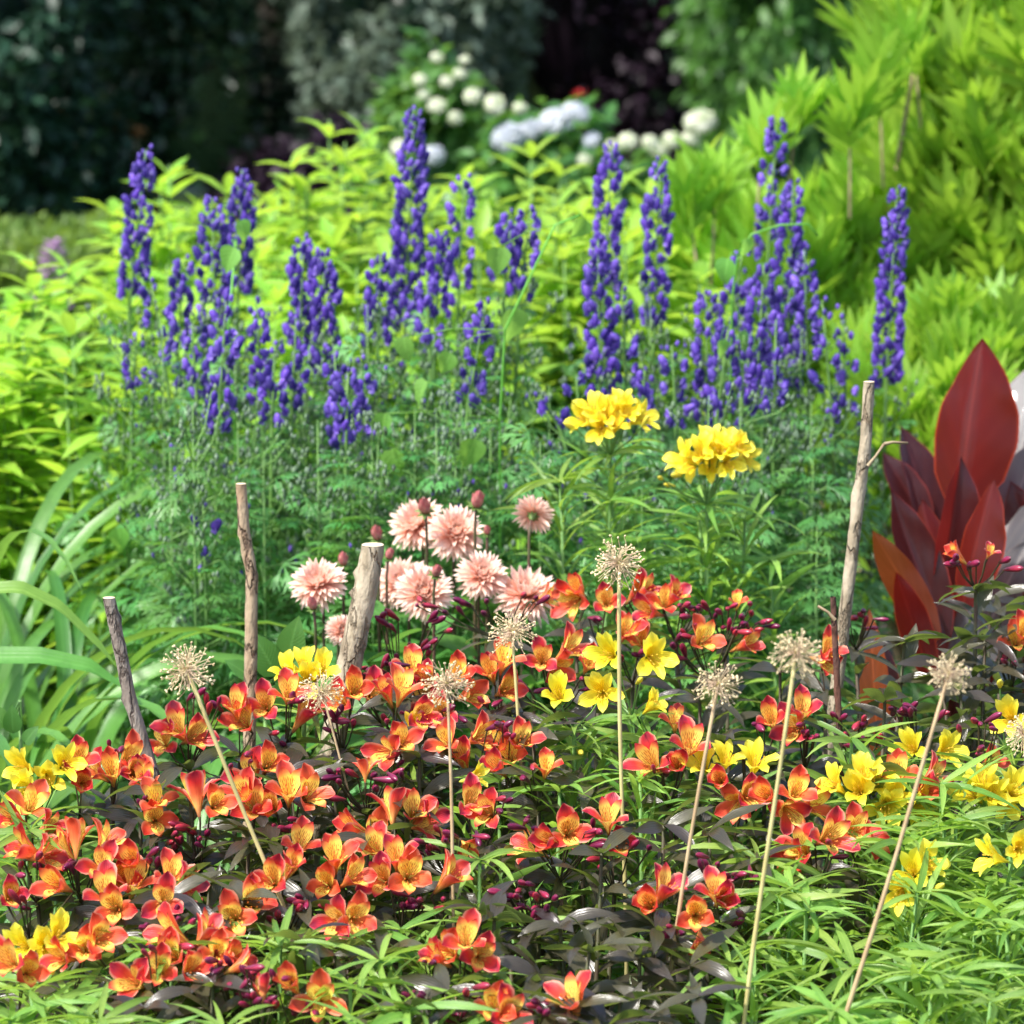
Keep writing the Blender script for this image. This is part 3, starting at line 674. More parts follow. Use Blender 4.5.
aconite(323, 250, 326, 380, 6.7, 'right of the paired blue spikes, standing in front of its twin', 1.1, 3, .024, .05)
aconite(275, 345, 272, 425, 6.4, 'short dusky blue spike at the lower left of the paired spikes', .7, 2, .018, .2)
aconite(348, 372, 346, 448, 6.3, 'low dark blue spike between the paired spikes and the tallest one', .8, 2, .02, .2)
aconite(414, 110, 405, 330, 7.0, 'tallest blue spike of all, dense and double-columned', 1.25, 2, .027, .04)
aconite(380, 256, 378, 345, 6.7, 'short blue spike at the left foot of the tallest spike', 1., 3, .022, .1)
aconite(464, 176, 458, 315, 6.9, 'thin gappy blue spike right of the tallest one', .75, 2, .02, .25)
aconite(442, 232, 436, 310, 6.7, 'small dense blue spike between the tallest and the thin gappy one', 1., 3, .017, .1)
aconite(512, 215, 505, 280, 6.8, 'small bent blue spike left of the pair in the middle', .9, 2, .02, .15)
aconite(530, 208, 520, 300, 6.8, 'small blue spike right of the pair in the middle, beside heart-shaped leaves', .8, 2, .018, .15)
aconite(487, 300, 468, 405, 6.4, 'blue spike leaning left, low in the middle of the row', .65, 2, .02, .25)
aconite(612, 145, 604, 290, 7.0, 'tall blue spike right of centre, upper part of a long double column', 1.05, 2, .024, .1)
aconite(598, 240, 600, 400, 6.6, 'dense blue spike in front of the foot of the tall right-of-centre spike', 1., 2, .022, .08)
aconite(660, 160, 654, 330, 6.9, 'tall narrow blue spike nearest the golden shrub, left of it', .95, 3, .02, .15)
aconite(645, 370, 640, 430, 6.4, 'faded low blue spike above the two yellow flower heads', .7, 3, .02, .3)
aconite(540, 395, 560, 430, 6.3, 'tiny low blue spike left of the first yellow flower head', .5, 2, .02, .3)
aconite(576, 375, 578, 400, 6.4, 'tiny blue spike directly above the first yellow flower head', .6, 1, .02, .2)
aconite(706, 290, 708, 420, 6.6, 'pale short blue spike at the left of the big right-hand group', .85, 2, .022, .2)
aconite(743, 250, 728, 340, 6.8, 'loose blue spike under the arching pale stem', .85, 2, .022, .2)
aconite(777, 118, 768, 260, 7.1, 'tall back blue spike of the right-hand group, gappy towards the tip', .8, 2, .022, .15)
aconite(793, 184, 786, 400, 6.8, 'long dense blue spike in the middle of the right-hand group', 1.15, 2, .026, .05)
aconite(764, 265, 756, 400, 6.6, 'blue spike on the left of the long dense one in the right-hand group', 1., 2, .022, .1)
aconite(728, 330, 716, 425, 6.5, 'low violet spike between the pale short one and the right-hand group', .8, 2, .02, .2)
aconite(822, 300, 832, 415, 6.6, 'sparse green-budded blue spike on the right flank of the right-hand group', .5, 8, .022, .3)
aconite(843, 310, 846, 420, 6.7, 'thin blue spike next to the tip of the pale tall stake', .45, 6, .018, .3)
aconite(897, 188, 886, 390, 6.8, 'rightmost blue spike, a clean double column standing alone against the golden shrub', 1.15, 2, .022, .02)
for a_ in ((192, 325, 197, 402, 6.5, 'thin blue side spire below the slim spike of the second group'), (256, 300, 262, 402, 6.5, 'thin blue side spire right of the lower spike of the second group'),
           (296, 318, 292, 415, 6.45, 'thin blue side spire at the left foot of the paired spikes'), (334, 345, 340, 445, 6.4, 'thin blue side spire at the right foot of the paired spikes'),
           (362, 362, 358, 440, 6.4, 'thin dusky side spire midway between the pair and the tallest spike'), (426, 270, 430, 350, 6.6, 'thin blue side spire at the right foot of the tallest spike'),
           (622, 290, 626, 385, 6.6, 'thin blue side spire right of the dense right-of-centre spike'), (672, 345, 676, 428, 6.5, 'thin blue side spire above the right-hand yellow head'),
           (744, 335, 742, 425, 6.5, 'thin blue side spire low between the two halves of the right-hand group'), (776, 320, 774, 415, 6.45, 'thin blue side spire in front of the long dense right-hand one'),
           (804, 250, 808, 360, 6.7, 'thin blue side spire on the right shoulder of the long dense one'), (137, 330, 133, 390, 6.6, 'thin blue side spire under the leftmost tall spike')):
    aconite(*a_, .62, 4, .017, .15)
# budding and leafy aconite stems
for i in range(70):
    if i < 24: px, py, d = rng.uniform(100, 880), rng.uniform(290, 380), rng.uniform(6.5, 6.9)
    elif i < 62: px, py, d = rng.uniform(95, 880), rng.uniform(385, 520), rng.uniform(6.0, 6.5)
    else: px, py, d = rng.uniform(560, 890), rng.uniform(480, 580), rng.uniform(5.85, 6.1)
    if py < 330 and (px < 110 or px > 860): continue
    p = at(px, py, d); t = thing('monkshood', 'leafy ferny-leaved monkshood stem with only green buds, among the blue spikes', 'plant', (p.x, p.y, 0), 'budding monkshood stems')
    mb = MB(); mb.tube([(p.x, p.y, 0), (p.x, p.y, p.z * .5), p], [.004, .003, .0008], 5); put('stem', mb.mesh('stem', M['green_stem']), t)
    q = Quaternion((0, 0, 1), rng.uniform(0, 6.28))
    if py < 430: put('bud_spray', ASB[i % 6], t, p + Vector((0, 0, .035)), q, 1)
    z = p.z - (.09 if py < 430 else .0); put('foliage', AFO[i % 6], t, (p.x, p.y, z), q, (1.1, 1.1, z / .87))

# ------------------------------------------------------------------ twining vines with heart leaves
def vine(label, pts, leaves, d):
    P = [at(x, y, d + dd) for x, y, dd in pts]; b = Vector((P[0].x, P[0].y, 0))
    t = thing('bindweed', label, 'vine', b, 'twining vines among the monkshood'); mb = MB(); mb.tube([b] + P, .0022, 5)
    put('stem', mb.mesh('stem', M['vine_leaf']), t); mb = MB()
    for (x, y, s) in [l for i_, l in enumerate(leaves) if i_ % 3 != 2]:
        p = at(x, y, d - .05 + rng.uniform(-.05, .05)); f = facing(rng.uniform(-60, 60), rng.uniform(10, 70)); dn = Vector((rng.gauss(0, .35), 0, -1))
        mb.leaf(p - dn * s * .0009, frame(dn, f), s * .002, s * .0016, 'heart', .7, .35, 7, wav=.05, twist=rng.gauss(0, .3), cols=5)
        q_ = P[min(range(len(P)), key=lambda j: (P[j] - p).length)]; mb.tube([q_, q_.lerp(p, .5) + Vector((0, 0, .02)), p - dn * s * .0009], .0011, 3)
    put('foliage', mb.mesh('foliage', M['vine_leaf']), t)
vine('vine with round heart-shaped leaves climbing the second group of blue spikes', [(235, 420, 0), (228, 330, -.05), (236, 240, 0)], [(228, 262, 28), (244, 232, 22), (232, 310, 24), (222, 345, 22), (190, 455, 26), (188, 475, 22), (228, 400, 20), (120, 540, 24), (178, 555, 26), (215, 430, 26)], 6.5)
vine('vine with broad heart leaves climbing in the middle beside the bent blue spikes', [(500, 420, 0), (505, 330, -.05), (555, 225, 0), (580, 215, 0)], [(512, 328, 36), (498, 262, 28), (552, 232, 26), (578, 232, 22), (470, 455, 30), (410, 435, 34), (395, 465, 30), (418, 395, 26), (440, 300, 20), (405, 350, 24), (383, 425, 22), (547, 465, 24), (445, 365, 22)], 6.25)
vine('vine whose pale green stem arches over the right-hand blue spikes', [(730, 420, 0), (732, 300, 0), (738, 255, 0), (752, 234, 0), (780, 225, 0), (808, 224, 0), (818, 236, 0)], [(745, 250, 22), (725, 272, 26), (735, 320, 26), (745, 345, 24), (722, 350, 20), (816, 240, 14)], 6.5)

# ------------------------------------------------------------------ strap-leaved clumps at the left
def strap_clump(label, px, py, d, n, L, W, seed):
    p = at(px, py, d); t = thing('daylily', label, 'plant', (p.x, p.y, 0), 'strap-leaved clumps at the left'); rr = random.Random(seed); mb = MB()
    for i in range(n):
        az = rr.uniform(0, 6.28); l = L * rr.uniform(.7, 1.15)
        mb.leaf((p.x + rr.gauss(0, .02), p.y + rr.gauss(0, .02), rr.uniform(.0, .2)), rot(az, R(rr.uniform(70, 86)), rr.gauss(0, .25)), l, W * rr.uniform(.8, 1.2), 'strap', rr.uniform(1.9, 2.6), .35, 14, r=rr.random(), twist=rr.gauss(0, .4), bp=2.2)
    put('foliage', mb.mesh('foliage', M['strap']), t)
strap_clump('strap-leaved clump against the left edge, its arching leaves catching white light', -30, 640, 5.95, 34, .92, .032, 1)
strap_clump('strap-leaved clump behind, yellowing, below the yellow-green clumps', -20, 560, 6.4, 36, 1.0, .031, 2)
strap_clump('strap-leaved clump nearest the front, left of the grey stake', -40, 760, 5.5, 24, .74, .034, 3)
strap_clump('strap-leaved clump right of the others, reaching behind the grey stake', 60, 640, 6.15, 16, .85, .034, 5)
strap_clump('small strap-leaved tuft rising between the grey and the brown stake', 168, 700, 5.5, 10, .75, .026, 4)
# long individual arching blade of that clump
for lb, pts, w_, mt in (('long yellow-green blade arching right to the grey stake', [(-40, 590), (20, 586), (60, 605), (100, 645), (118, 668)], .022, 'lime'), ('broad grey-green blade arching low across the left', [(-30, 655), (40, 655), (90, 665), (130, 690)], .03, 'strap')):
    P = [at(x, y, 5.55) for x, y in pts]; b = Vector((P[0].x - .05, P[0].y, 0))
    t = thing('daylily', lb, 'plant', b, 'strap-leaved clumps at the left'); mb = MB(); pts3 = [b] + P; V = []; U = []
    n = 24
    for i in range(n + 1):
        f = i / n * (len(pts3) - 1); k = min(int(f), len(pts3) - 2); q = pts3[k].lerp(pts3[k + 1], f - k); ww = w_ * float(np.interp(i / n, *PROF['strap'])) / 2
        for u in (-1, 0, 1): V.append((q.x, q.y + u * ww * .8, q.z + u * ww * .75 - (0 if u else .005))); U.append(((u + 1) / 2, i / n))
    mb.add(np.array(V), strip_faces(n, 3), np.array(U)); put('leaf_blade', mb.mesh('leaf_blade', M[mt]), t)

# ------------------------------------------------------------------ canna
t = thing('canna', 'dark red canna with tall paddle leaves glowing red, at the right edge', 'plant', (at(955, 700, 6.2).x, 6.2, 0))
mb = MB(); b = Vector(t.location); mb.tube([b, b + Vector((0, 0, .5)), at(955, 560, 6.2)], [.016, .013, .009], 8); put('stem', mb.mesh('stem', M['canna_dark']), t)
def canna_leaf(par, base, tip, W, face, mat, d0=6.2, d1=6.2, bend=.25, fold=.35, sway=0., label=None, mat2=None):
    a = at(*base, d0); b = at(*tip, d1); L = (b - a).length; mb = MB()
    mb.leaf((0, 0, 0), frame(b - a, facing(*face)), L, W / (FPX / d0), 'canna', bend, fold, 20, 0, pitch=bend / 2, sway=sway, wav=.035, cols=9, twist=rng.gauss(0, .12))
    if mat2:   # left and right halves differ in colour
        pass
    return put('leaf', mb.mesh('leaf', M[mat]), par, a, label=label)
canna_leaf(t, (958, 512), (983, 338), 90, (-22, 18), 'canna_red', 6.25, 6.3, .3, -.7, label='tallest leaf, glowing red')
canna_leaf(t, (938, 600), (961, 456), 56, (35, 15), 'canna_dark', 6.1, 6.12, .2, .5)
canna_leaf(t, (962, 610), (994, 480), 54, (-40, 20), 'canna_red', 6.0, 6.02, .2, -.5)
canna_leaf(t, (945, 640), (890, 488), 52, (20, 10), 'canna_dark', 6.05, 6.08, -.2, .5)
canna_leaf(t, (938, 640), (872, 530), 38, (-20, 30), 'canna_orange', 6.02, 6.0, -.35, -.3, label='small orange-red leaf')
canna_leaf(t, (878, 760), (869, 608), 32, (0, 15), 'canna_orange', 5.7, 5.75, .2, .3)
canna_leaf(t, (890, 760), (884, 640), 30, (30, 15), 'canna_dark', 5.72, 5.75, .2, .3)
canna_leaf(t, (935, 560), (900, 425), 56, (40, 5), 'canna_dark', 6.5, 6.6, .3, .4)
canna_leaf(t, (928, 530), (882, 452), 38, (10, 30), 'canna_dark', 6.5, 6.55, .3, .3)
canna_leaf(t, (950, 700), (908, 566), 48, (10, 10), 'canna_dark', 6.15, 6.2, .3, .4)
canna_leaf(t, (985, 700), (962, 560), 40, (-10, 10), 'canna_dark', 6.2, 6.25, .3, .4)
canna_leaf(t, (955, 640), (922, 498), 46, (-30, 10), 'canna_red', 6.14, 6.2, .3, -.5)
canna_leaf(t, (930, 680), (896, 572), 36, (-20, 20), 'canna_red', 6.0, 6.0, -.2, -.4)
canna_leaf(t, (985, 560), (1000, 430), 36, (30, 10), 'canna_dark', 6.35, 6.4, .3, .4)
t = thing('canna', 'canna with broad grey-purple leaves, half cut off by the right edge', 'plant', (at(1030, 700, 6.4).x, 6.4, 0))
mb = MB(); b = Vector(t.location); mb.tube([b, b + Vector((0, 0, .5)), at(1030, 520, 6.4)], [.018, .014, .01], 8); put('stem', mb.mesh('stem', M['canna_dark']), t)
canna_leaf(t, (1000, 560), (1052, 354), 110, (-35, 45), 'canna_grey', 6.4, 6.55, .5, .3)
canna_leaf(t, (985, 610), (1040, 440), 80, (-45, 35), 'canna_grey', 6.2, 6.4, .3, .35)
canna_leaf(t, (965, 700), (1030, 540), 70, (-40, 50), 'canna_grey', 6.05, 6.1, .4, .4, label='low leaf, olive green')
canna_leaf(t, (1060, 620), (1010, 480), 60, (-10, 20), 'canna_dark', 6.3, 6.3, .3, .3)

# ------------------------------------------------------------------ stakes
def stake(label, pts, w0, w1, mat, cut=True, twig=None, name='wooden_stake', knots=3):
    d = dmap(pts[-1][1]); P = [at(x, y, d) for x, y in pts]; k = FPX / d
    dr = (P[-1] - P[-2]).normalized(); P.append(P[-1] + dr * (P[-1].z / -dr.z)) ; P = P[::-1]
    t = thing(name, label, 'stake', P[0]); n = 26; pp = []; rr = []
    for i in range(n + 1):
        f = i / n * (len(P) - 1); j = min(int(f), len(P) - 2); pp.append(P[j].lerp(P[j + 1], f - j)); r = (w0 + (w1 - w0) * i / n) / 2 / k
        rr.append(r)
    mb = MB(); k_ = 14; V = []; U = []; kn = [(rng.uniform(.45, .95), rng.uniform(0, 6.28)) for _ in range(knots)]
    for i in range(n + 1):
        for j in range(k_):
            q = 2 * math.pi * j / k_; f = 1 + .03 * math.sin(i * 2.1 + j) + .02 * rng.gauss(0, 1)
            for (kf, ka) in kn: f += .4 * math.exp(-((i / n - kf) / .025) ** 2) * max(0, math.cos(q - ka)) ** 3
            V.append((pp[i].x + rr[i] * f * math.cos(q), pp[i].y + rr[i] * f * math.sin(q), pp[i].z)); U.append((j / k_, i / n))
    F = [[i * k_ + j, i * k_ + (j + 1) % k_, (i + 1) * k_ + (j + 1) % k_, (i + 1) * k_ + j] for i in range(n) for j in range(k_)]
    mb.add(np.array(V), np.array(F), np.array(U)); put('bark', mb.mesh('bark', M[mat]), t)
    top = V[-k_:]; c = np.mean(top, 0); mb = MB(); mb.add(np.array(top + [tuple(c + np.array([0, 0, rr[-1] * .12]))]) + np.array([0, 0, .0006]), np.array([[j, (j + 1) % k_, k_] for j in range(k_)]))
    if cut: put('cut_end', mb.mesh('cut_end', M['wood_cut']), t)
    for tw in (twig or []):
        Q = [at(x, y, d - .02) for x, y in tw]; mb = MB(); mb.tube(Q, [.0035] + [.0022] * (len(Q) - 1), 5); put('twig', mb.mesh('twig', M['twig']), t)
stake('short thick pale cut stake with a knotted side, left of the pink dahlias', [(373, 545), (366, 590), (358, 625), (350, 662)], 27, 24, 'bark_pale')
stake('tall slender pale stake leaning in front of the right-hand blue spikes', [(869, 382), (866, 440), (856, 520), (845, 615)], 14, 11.5, 'bark_pale', twig=[[(868, 466), (876, 456), (884, 444)], [(884, 444), (893, 442), (908, 443)]])
stake('crooked brown stake with a dark knot, behind the green broad leaves', [(241, 484), (244, 530), (252, 575), (251, 645)], 14, 11, 'bark_brown', knots=4)
stake('thin grey stake leaning left of the first dried seed head', [(109, 598), (118, 640), (130, 700), (144, 745)], 15, 13, 'bark_grey')
stake('thin dark brown twig standing upright below the tall pale stake', [(833, 597), (836, 660), (839, 720)], 7, 6, 'bark_dark', cut=False, twig=[[(835, 620), (828, 612), (818, 606)]], name='garden_twig')

# ------------------------------------------------------------------ dahlias
def dahlia_head(seed, pink=0):
    rr = random.Random(seed); mb = MB(); n = 170
    for i in range(n):
        f = (i + .5) / n; a = i * 2.39996; el = R(88 - 112 * f ** .9 + rr.gauss(0, 5)); L = .042 * (.38 + .62 * min(1, f * 1.9)) * rr.uniform(.9, 1.08)
        mb.leaf((math.cos(a + math.pi / 2) * .004, math.sin(a + math.pi / 2) * .004, -.003), rot(a, el, rr.gauss(0, .2)), L, .0084, 'ray', -.5 if f < .5 else rr.uniform(-.2, .3), .7, 4, r=rr.random())
    h = mb.mesh('flower', M['dahlia_petal'])
    mb = MB(); mb.lathe((0, 0, -.004), np.eye(3), [(.0, .019), (.004, .018), (.0075, .012), (.0075, .006), (.003, 0)], 9); c = mb.mesh('centre', M['dahlia_core'])
    mb = MB()
    for i in range(8): mb.leaf((0, 0, -.012), rot(i * .785, R(5)), .016, .008, 'ovate', -.5, .3, 3)
    mb.lathe((0, 0, -.02), np.eye(3), [(.002, 0), (.007, .005), (.008, .012)], 8)
    return h, c, mb.mesh('calyx', M['sepal'])
DH = [dahlia_head(i) for i in range(3)]
def dbud():
    mb = MB(); mb.lathe((0, 0, 0), np.eye(3), [(.002, -.006), (.0065, -.002), (.008, .004), (.0065, .011), (.002, .0145), (.0, .015)], 9, 0)
    for i in range(34):
        f = i / 34; a = i * 2.4; mb.leaf((math.cos(a + 1.57) * .007 * (1 - f * .7), math.sin(a + 1.57) * .007 * (1 - f * .7), .001 + .009 * f), rot(a, R(62 + 20 * f)), .0125, .005, 'ray', -.7, .5, 3)
    for i in range(8): mb.leaf((0, 0, -.006), rot(i * .785, R(15 - 30 * (i % 2))), .015, .0065, 'ovate', -.9 if i % 2 else .3, .3, 3, 1)
    return mb.mesh('bud', [M['dahlia_bud'], M['sepal']])
DB = dbud()
GD = 'pink dahlias behind the orange lilies'
def dahlia(x, y, r, yaw, el, label, bud=False, d=5.8, leaves=True):
    p = at(x, y, d); f = facing(yaw, el); base = Vector((p.x + rng.gauss(0, .02), d + .05, 0)); t = thing('dahlia', label, 'flower', base, GD)
    s = r / (FPX / d) / (.0112 if bud else .0405); neck = p - f * (.02 * s if not bud else .006 * s)
    n2 = neck - f * .012 - Vector((0, 0, .02))
    mb = MB(); mb.tube([base, Vector((n2.x, n2.y + .01, n2.z - .12)), n2, neck], [.004, .003, .0024, .0024], 6)
    for k in range(10 if leaves else 4):
        z = rng.uniform(.25, max(.3, p.z - .1)); az = rng.uniform(0, 6.28); pz = base.lerp(n2, z / n2.z)
        mb.leaf(pz, rot(az, R(rng.uniform(10, 50)), rng.gauss(0, .3)), rng.uniform(.07, .11), .045, 'ovate', rng.uniform(.5, 1.1), .25, 6, 1, wav=.03)
    put('stem', mb.mesh('stem', [M['dahlia_stem'], M['dahlia_leaf']]), t)
    q = f.to_track_quat('Z', 'Y')
    if bud: put('bud', DB, t, p, q, s)
    else:
        h, c, k = DH[rng.randrange(3)]; o = put('flower', h, t, p, q, s); put('centre', c, o); put('calyx', k, o)
dahlia(417, 524, 28, -25, 50, 'pink dahlia at the top left of the group, a bud standing in front of it', d=5.95)
dahlia(456, 533, 28, 10, 40, 'pink dahlia facing forward, right of the top left one', d=5.85)
dahlia(534, 514, 20, 160, 30, 'small pink dahlia seen from behind, standing alone on a dark stem')
dahlia(318, 583, 27, -20, 50, 'pink dahlia farthest left, left of the thick pale stake', d=5.7)
dahlia(402, 582, 27, -30, 50, 'pink dahlia half hidden behind another, right of the thick stake', d=5.85)
dahlia(424, 592, 28, 5, 35, 'pink dahlia lowest in the middle, open toward the viewer', d=5.7)
dahlia(482, 575, 25, 15, 45, 'pink dahlia in the lower row, between two larger blooms', d=5.75)
dahlia(526, 594, 32, 20, 60, 'palest pink dahlia at the right end of the lower row', d=5.75)
dahlia(342, 630, 16, 20, 30, 'pink dahlia peeping out low behind the thick pale stake', d=5.6)
dahlia(425, 509, 9, -10, 50, 'dark pink dahlia bud in front of the top left bloom', True, 5.8)
dahlia(477, 503, 9, 20, 60, 'deep pink dahlia bud highest in the group, on a thin stem', True, 5.8)
dahlia(377, 536, 8, -10, 60, 'pink dahlia bud just above the cut top of the thick stake', True, 5.8)
dahlia(436, 573, 7, 20, 50, 'pale dahlia bud at the upper edge of the lowest middle bloom', True, 5.62)
dahlia(389, 556, 6, 30, 60, 'small greenish dahlia bud right of the thick stake', True, 5.75)
dahlia(313, 606, 7, -20, 60, 'opening dahlia bud under the farthest left bloom', True, 5.6)
dahlia(343, 562, 7, 0, 70, 'green dahlia bud standing between the left bloom and the stake', True, 5.75)
dahlia(487, 532, 5, 0, 60, 'tiny yellowish dahlia bud right of the forward-facing bloom', True, 5.8)
# broad green leaves by the brown stake
for (x, y, d, lb, ls) in ((265, 690, 5.45, 'broad-leaved green plant at the foot of the brown stake', [(266, 655, 46, -20), (292, 640, 44, 10), (240, 668, 30, -50), (300, 668, 30, 40), (285, 690, 36, 0)]),
                          (20, 700, 5.3, 'broad-leaved green seedling at the left edge, by the strap leaves', [(12, 720, 28, 0), (-4, 715, 30, -30), (30, 735, 22, 30)]),
                          (195, 925, 4.6, 'broad green leaves showing low between the orange lilies at the left', [(196, 905, 26, 0), (150, 925, 24, 30), (135, 955, 30, -30), (170, 960, 24, 10)])):
    p = at(x, y, d); t = thing('broadleaf_seedling', lb, 'plant', (p.x, p.y, 0)); mb = MB(); mb.tube([(p.x, p.y, 0), p], [.004, .003], 5); put('stem', mb.mesh('stem', M['green_stem']), t); mb = MB()
    for (lx, ly, s, sw) in ls:
        q = at(lx, ly, d - .03); dn = Vector((math.sin(R(sw)), -.3, .8)).normalized(); L = s / (FPX / d) * 1.15
        mb.leaf(q - dn * L * .5, frame(dn, facing(sw, 50)), L, L * .62, 'ovate', .5, .2, 8, wav=.02); mb.tube([p, q - dn * L * .5], .0018, 4)
    put('foliage', mb.mesh('foliage', M['dahlia_leaf']), t)

# ------------------------------------------------------------------ lilies (alstroemeria)
def lily_flower(seed, outer, inner, stm, yellow=False, shut=0.):
    rr = random.Random(seed); mb = MB()
    for k in range(3):
        a = (0, 118, 242)[k] + rr.gauss(0, 7); F = rot(R(a), 0)
        op = (rr.uniform(.68, 1.08) if not yellow else rr.uniform(.8, 1.3)) * (1 - shut); L = (.053 if not yellow else .05) * rr.uniform(.92, 1.06)
        mb.leaf((F @ np.array([0, .0015, 0])), F @ rot(0, R(80 + 6 * shut), rr.gauss(0, .08)), L, (.0202 if not yellow else .018) * rr.uniform(.9, 1.08), 'claw', op, .25, 10, 0, scoop=.2, wav=.05 if not yellow else .11, cols=5, bp=1.35, twist=rr.gauss(0, .12), r=rr.random())
    for k in range(3):
        a = (33, -33, 180)[k] + rr.gauss(0, 5); F = rot(R(a), 0); op = (rr.uniform(.38, .62) if not yellow else rr.uniform(.7, 1.1)) * (1 - shut)
        if k == 2: op += .25
        mb.leaf((F @ np.array([0, .0008, 0])), F @ rot(0, R(80 + 5 * shut)), .0515 * rr.uniform(.95, 1.05), .0155 if not yellow else .014, 'inner', op, .15, 10, 1, cols=5, scoop=.2, wav=.04 if not yellow else .09, bp=1.6, twist=rr.gauss(0, .1), r=rr.random())
    fl = mb.mesh('flower', [M[outer], M[inner]])
    mb = MB()
    for i in range(6):
        a = i * 1.047; mb.tube([(0, 0, .006), (.004 * math.cos(a), .004 * math.sin(a) - .001, .025), (.006 * math.cos(a), .006 * math.sin(a) - .005, .036)], [.0005, .0004, .0004], 3)
        mb.lathe((.006 * math.cos(a), .006 * math.sin(a) - .005, .037), np.eye(3), [(.0002, -.002), (.0011, 0), (.0002, .002)], 5)
    return fl, mb.mesh('stamens', M[stm])
RF = [lily_flower(400 + i, 'red_outer', 'red_inner', 'stamen', False, (0, 0, .15, 0, .3, 0, .1, .55, 0, .2)[i]) for i in range(10)]
YF = [lily_flower(500 + i, 'yellow_outer', 'yellow_inner', 'stamen_y', True, (0, 0, .2, 0, 0, .1, 0)[i]) for i in range(7)]
def lbud(mat):
    mb = MB(); mb.lathe((0, 0, 0), np.eye(3), [(.0015, -.003), (.0028, .002), (.0036, .008), (.0047, .015), (.0052, .021), (.0042, .028), (.0018, .0325), (0, .034)], 9, 0, wob=lambda i, j: 1 + .07 * (j % 3 == 0)); return mb.mesh('bud', M[mat])
RB, YB = lbud('lily_bud'), lbud('yellow_bud')
def lily_foliage(seed, mat, L, W, H, n, whorl=6, up=(20, 60), narrow=False):
    rr = random.Random(seed); mb = MB(); az = rr.uniform(0, 6)
    for i in range(whorl):
        mb.leaf((0, 0, -.004 * (i % 2)), rot(az + i * 6.283 / whorl + rr.gauss(0, .2), R(rr.uniform(0, 35)), rr.gauss(0, .5)), L * rr.uniform(.75, 1.1), W * rr.uniform(.85, 1.15), 'narrow' if narrow else 'lance', rr.uniform(.3, 1.2), .3, 6, r=rr.random(), twist=rr.gauss(0, .7))
    for i in range(n):
        f = (i + 1) / n; z = -.03 - (H - .03) * f ** 1.15
        mb.leaf((0, 0, z), rot(az + i * 2.4 + rr.gauss(0, .2), R(rr.uniform(*up)), rr.gauss(0, .5)), L * rr.uniform(.8, 1.25), W * rr.uniform(.8, 1.15), 'narrow' if narrow else 'lance', rr.uniform(.4, 1.3), .3, 6, r=rr.random(), twist=rr.gauss(0, .8))
    return mb.mesh('foliage', M[mat])
DFO = [lily_foliage(600 + i, 'bronze', .078, .021, .5, 30, 6) for i in range(6)]
LFO = [lily_foliage(700 + i, 'lime', .105, .0098, .5, 46, 9, (28, 72), True) for i in range(6)]
def lily(kind, label, flowers, buds=(), d=None, group=None, umb=None):
    red = kind == 'red'; ys = [f[1] for f in flowers] + [b[1] for b in buds]; xs = [f[0] for f in flowers] + [b[0] for b in buds]
    my = sum(ys) / len(ys); mx = sum(xs) / len(xs); d = d or dmap(my) ; kpx = FPX / d
    um = at(umb[0], umb[1], d + .02) if umb else at(mx, max(ys) * .6 + my * .4 + .05 * kpx, d + .025)
    base = Vector((um.x + rng.gauss(0, .03), um.y + rng.gauss(0, .03), 0))
    t = thing('peruvian_lily', label, 'flower', base, group or ('orange-red lilies across the front' if red else 'yellow lilies in the border'))
    mb = MB(); mb.tube([base, base.lerp(um, .5) + Vector((.004, 0, 0)), um], [.0042, .0038, .003], 6)
    parts = []
    for f in flowers:
        x, y = f[:2]; yaw = f[2] if len(f) > 2 else rng.uniform(-40, 40); el = f[3] if len(f) > 3 else rng.uniform(8, 42); s = f[4] if len(f) > 4 else 1
        el = el + 8 if red and 0 < el < 60 else el; dv = facing(yaw, el); s *= rng.uniform(.93, 1.12) * (1.13 if red else 1.04)
        c = at(x, y, d + rng.uniform(-.03, .01)); o = c - dv * .026 * s
        mb.tube([um, um.lerp(o, .6) - Vector((0, 0, .006)), o - dv * .006, o + dv * .001], [.0016, .0014, .002, .0022], 4, 0, cap=False)
        parts.append((o, dv, s))
    bl = []
    for b in buds:
        x, y = b[:2]; n = (b[2] if len(b) > 2 else 3) + (1 if red else 0); spr = b[3] if len(b) > 3 else 11
        for k in range(n):
            c = at(x + rng.uniform(-1, 1) * spr * (n > 1), y + rng.uniform(-1, 1) * spr * .7 * (n > 1), d + rng.uniform(-.05, .0)); v = (c - um); v.z = abs(v.z) * .4 + .004; v.normalize()
            dv = (v + Vector((rng.gauss(0, .6), rng.gauss(0, .25) - .3, rng.gauss(.1, .3)))).normalized(); o = c - dv * .015
            mb.tube([um, um.lerp(o, .6) - Vector((0, 0, .006)), o], [.0014, .0012, .0014], 4, 0, cap=False); bl.append((o, dv, rng.uniform(.65, 1.02)))
    put('stem', mb.mesh('stem', M['bronze_stem' if red else 'green_stem']), t)
    al = (um - base).normalized().to_track_quat('Z', 'Y')
    put('foliage', (DFO if red else LFO)[rng.randrange(6)], t, um, al @ Quaternion((0, 0, 1), rng.uniform(0, 6.28)), 1 if red else 1)
    for (o, dv, s) in parts:
        q = dv.to_track_quat('Z', 'Y') @ Quaternion((0, 0, 1), rng.gauss(0, .3)); fm, sm = (RF if red else YF)[rng.randrange(10 if red else 7)]
        fo = put('flower', fm, t, o, q, s); put('stamens', sm, fo)
    for (o, dv, s) in bl: put('bud', RB if red else YB, t, o, dv.to_track_quat('Z', 'Y') @ Quaternion((0, 0, 1), rng.uniform(0, 6)), s)
    return t
L_ = lambda *a, **k: lily('red', *a, **k)
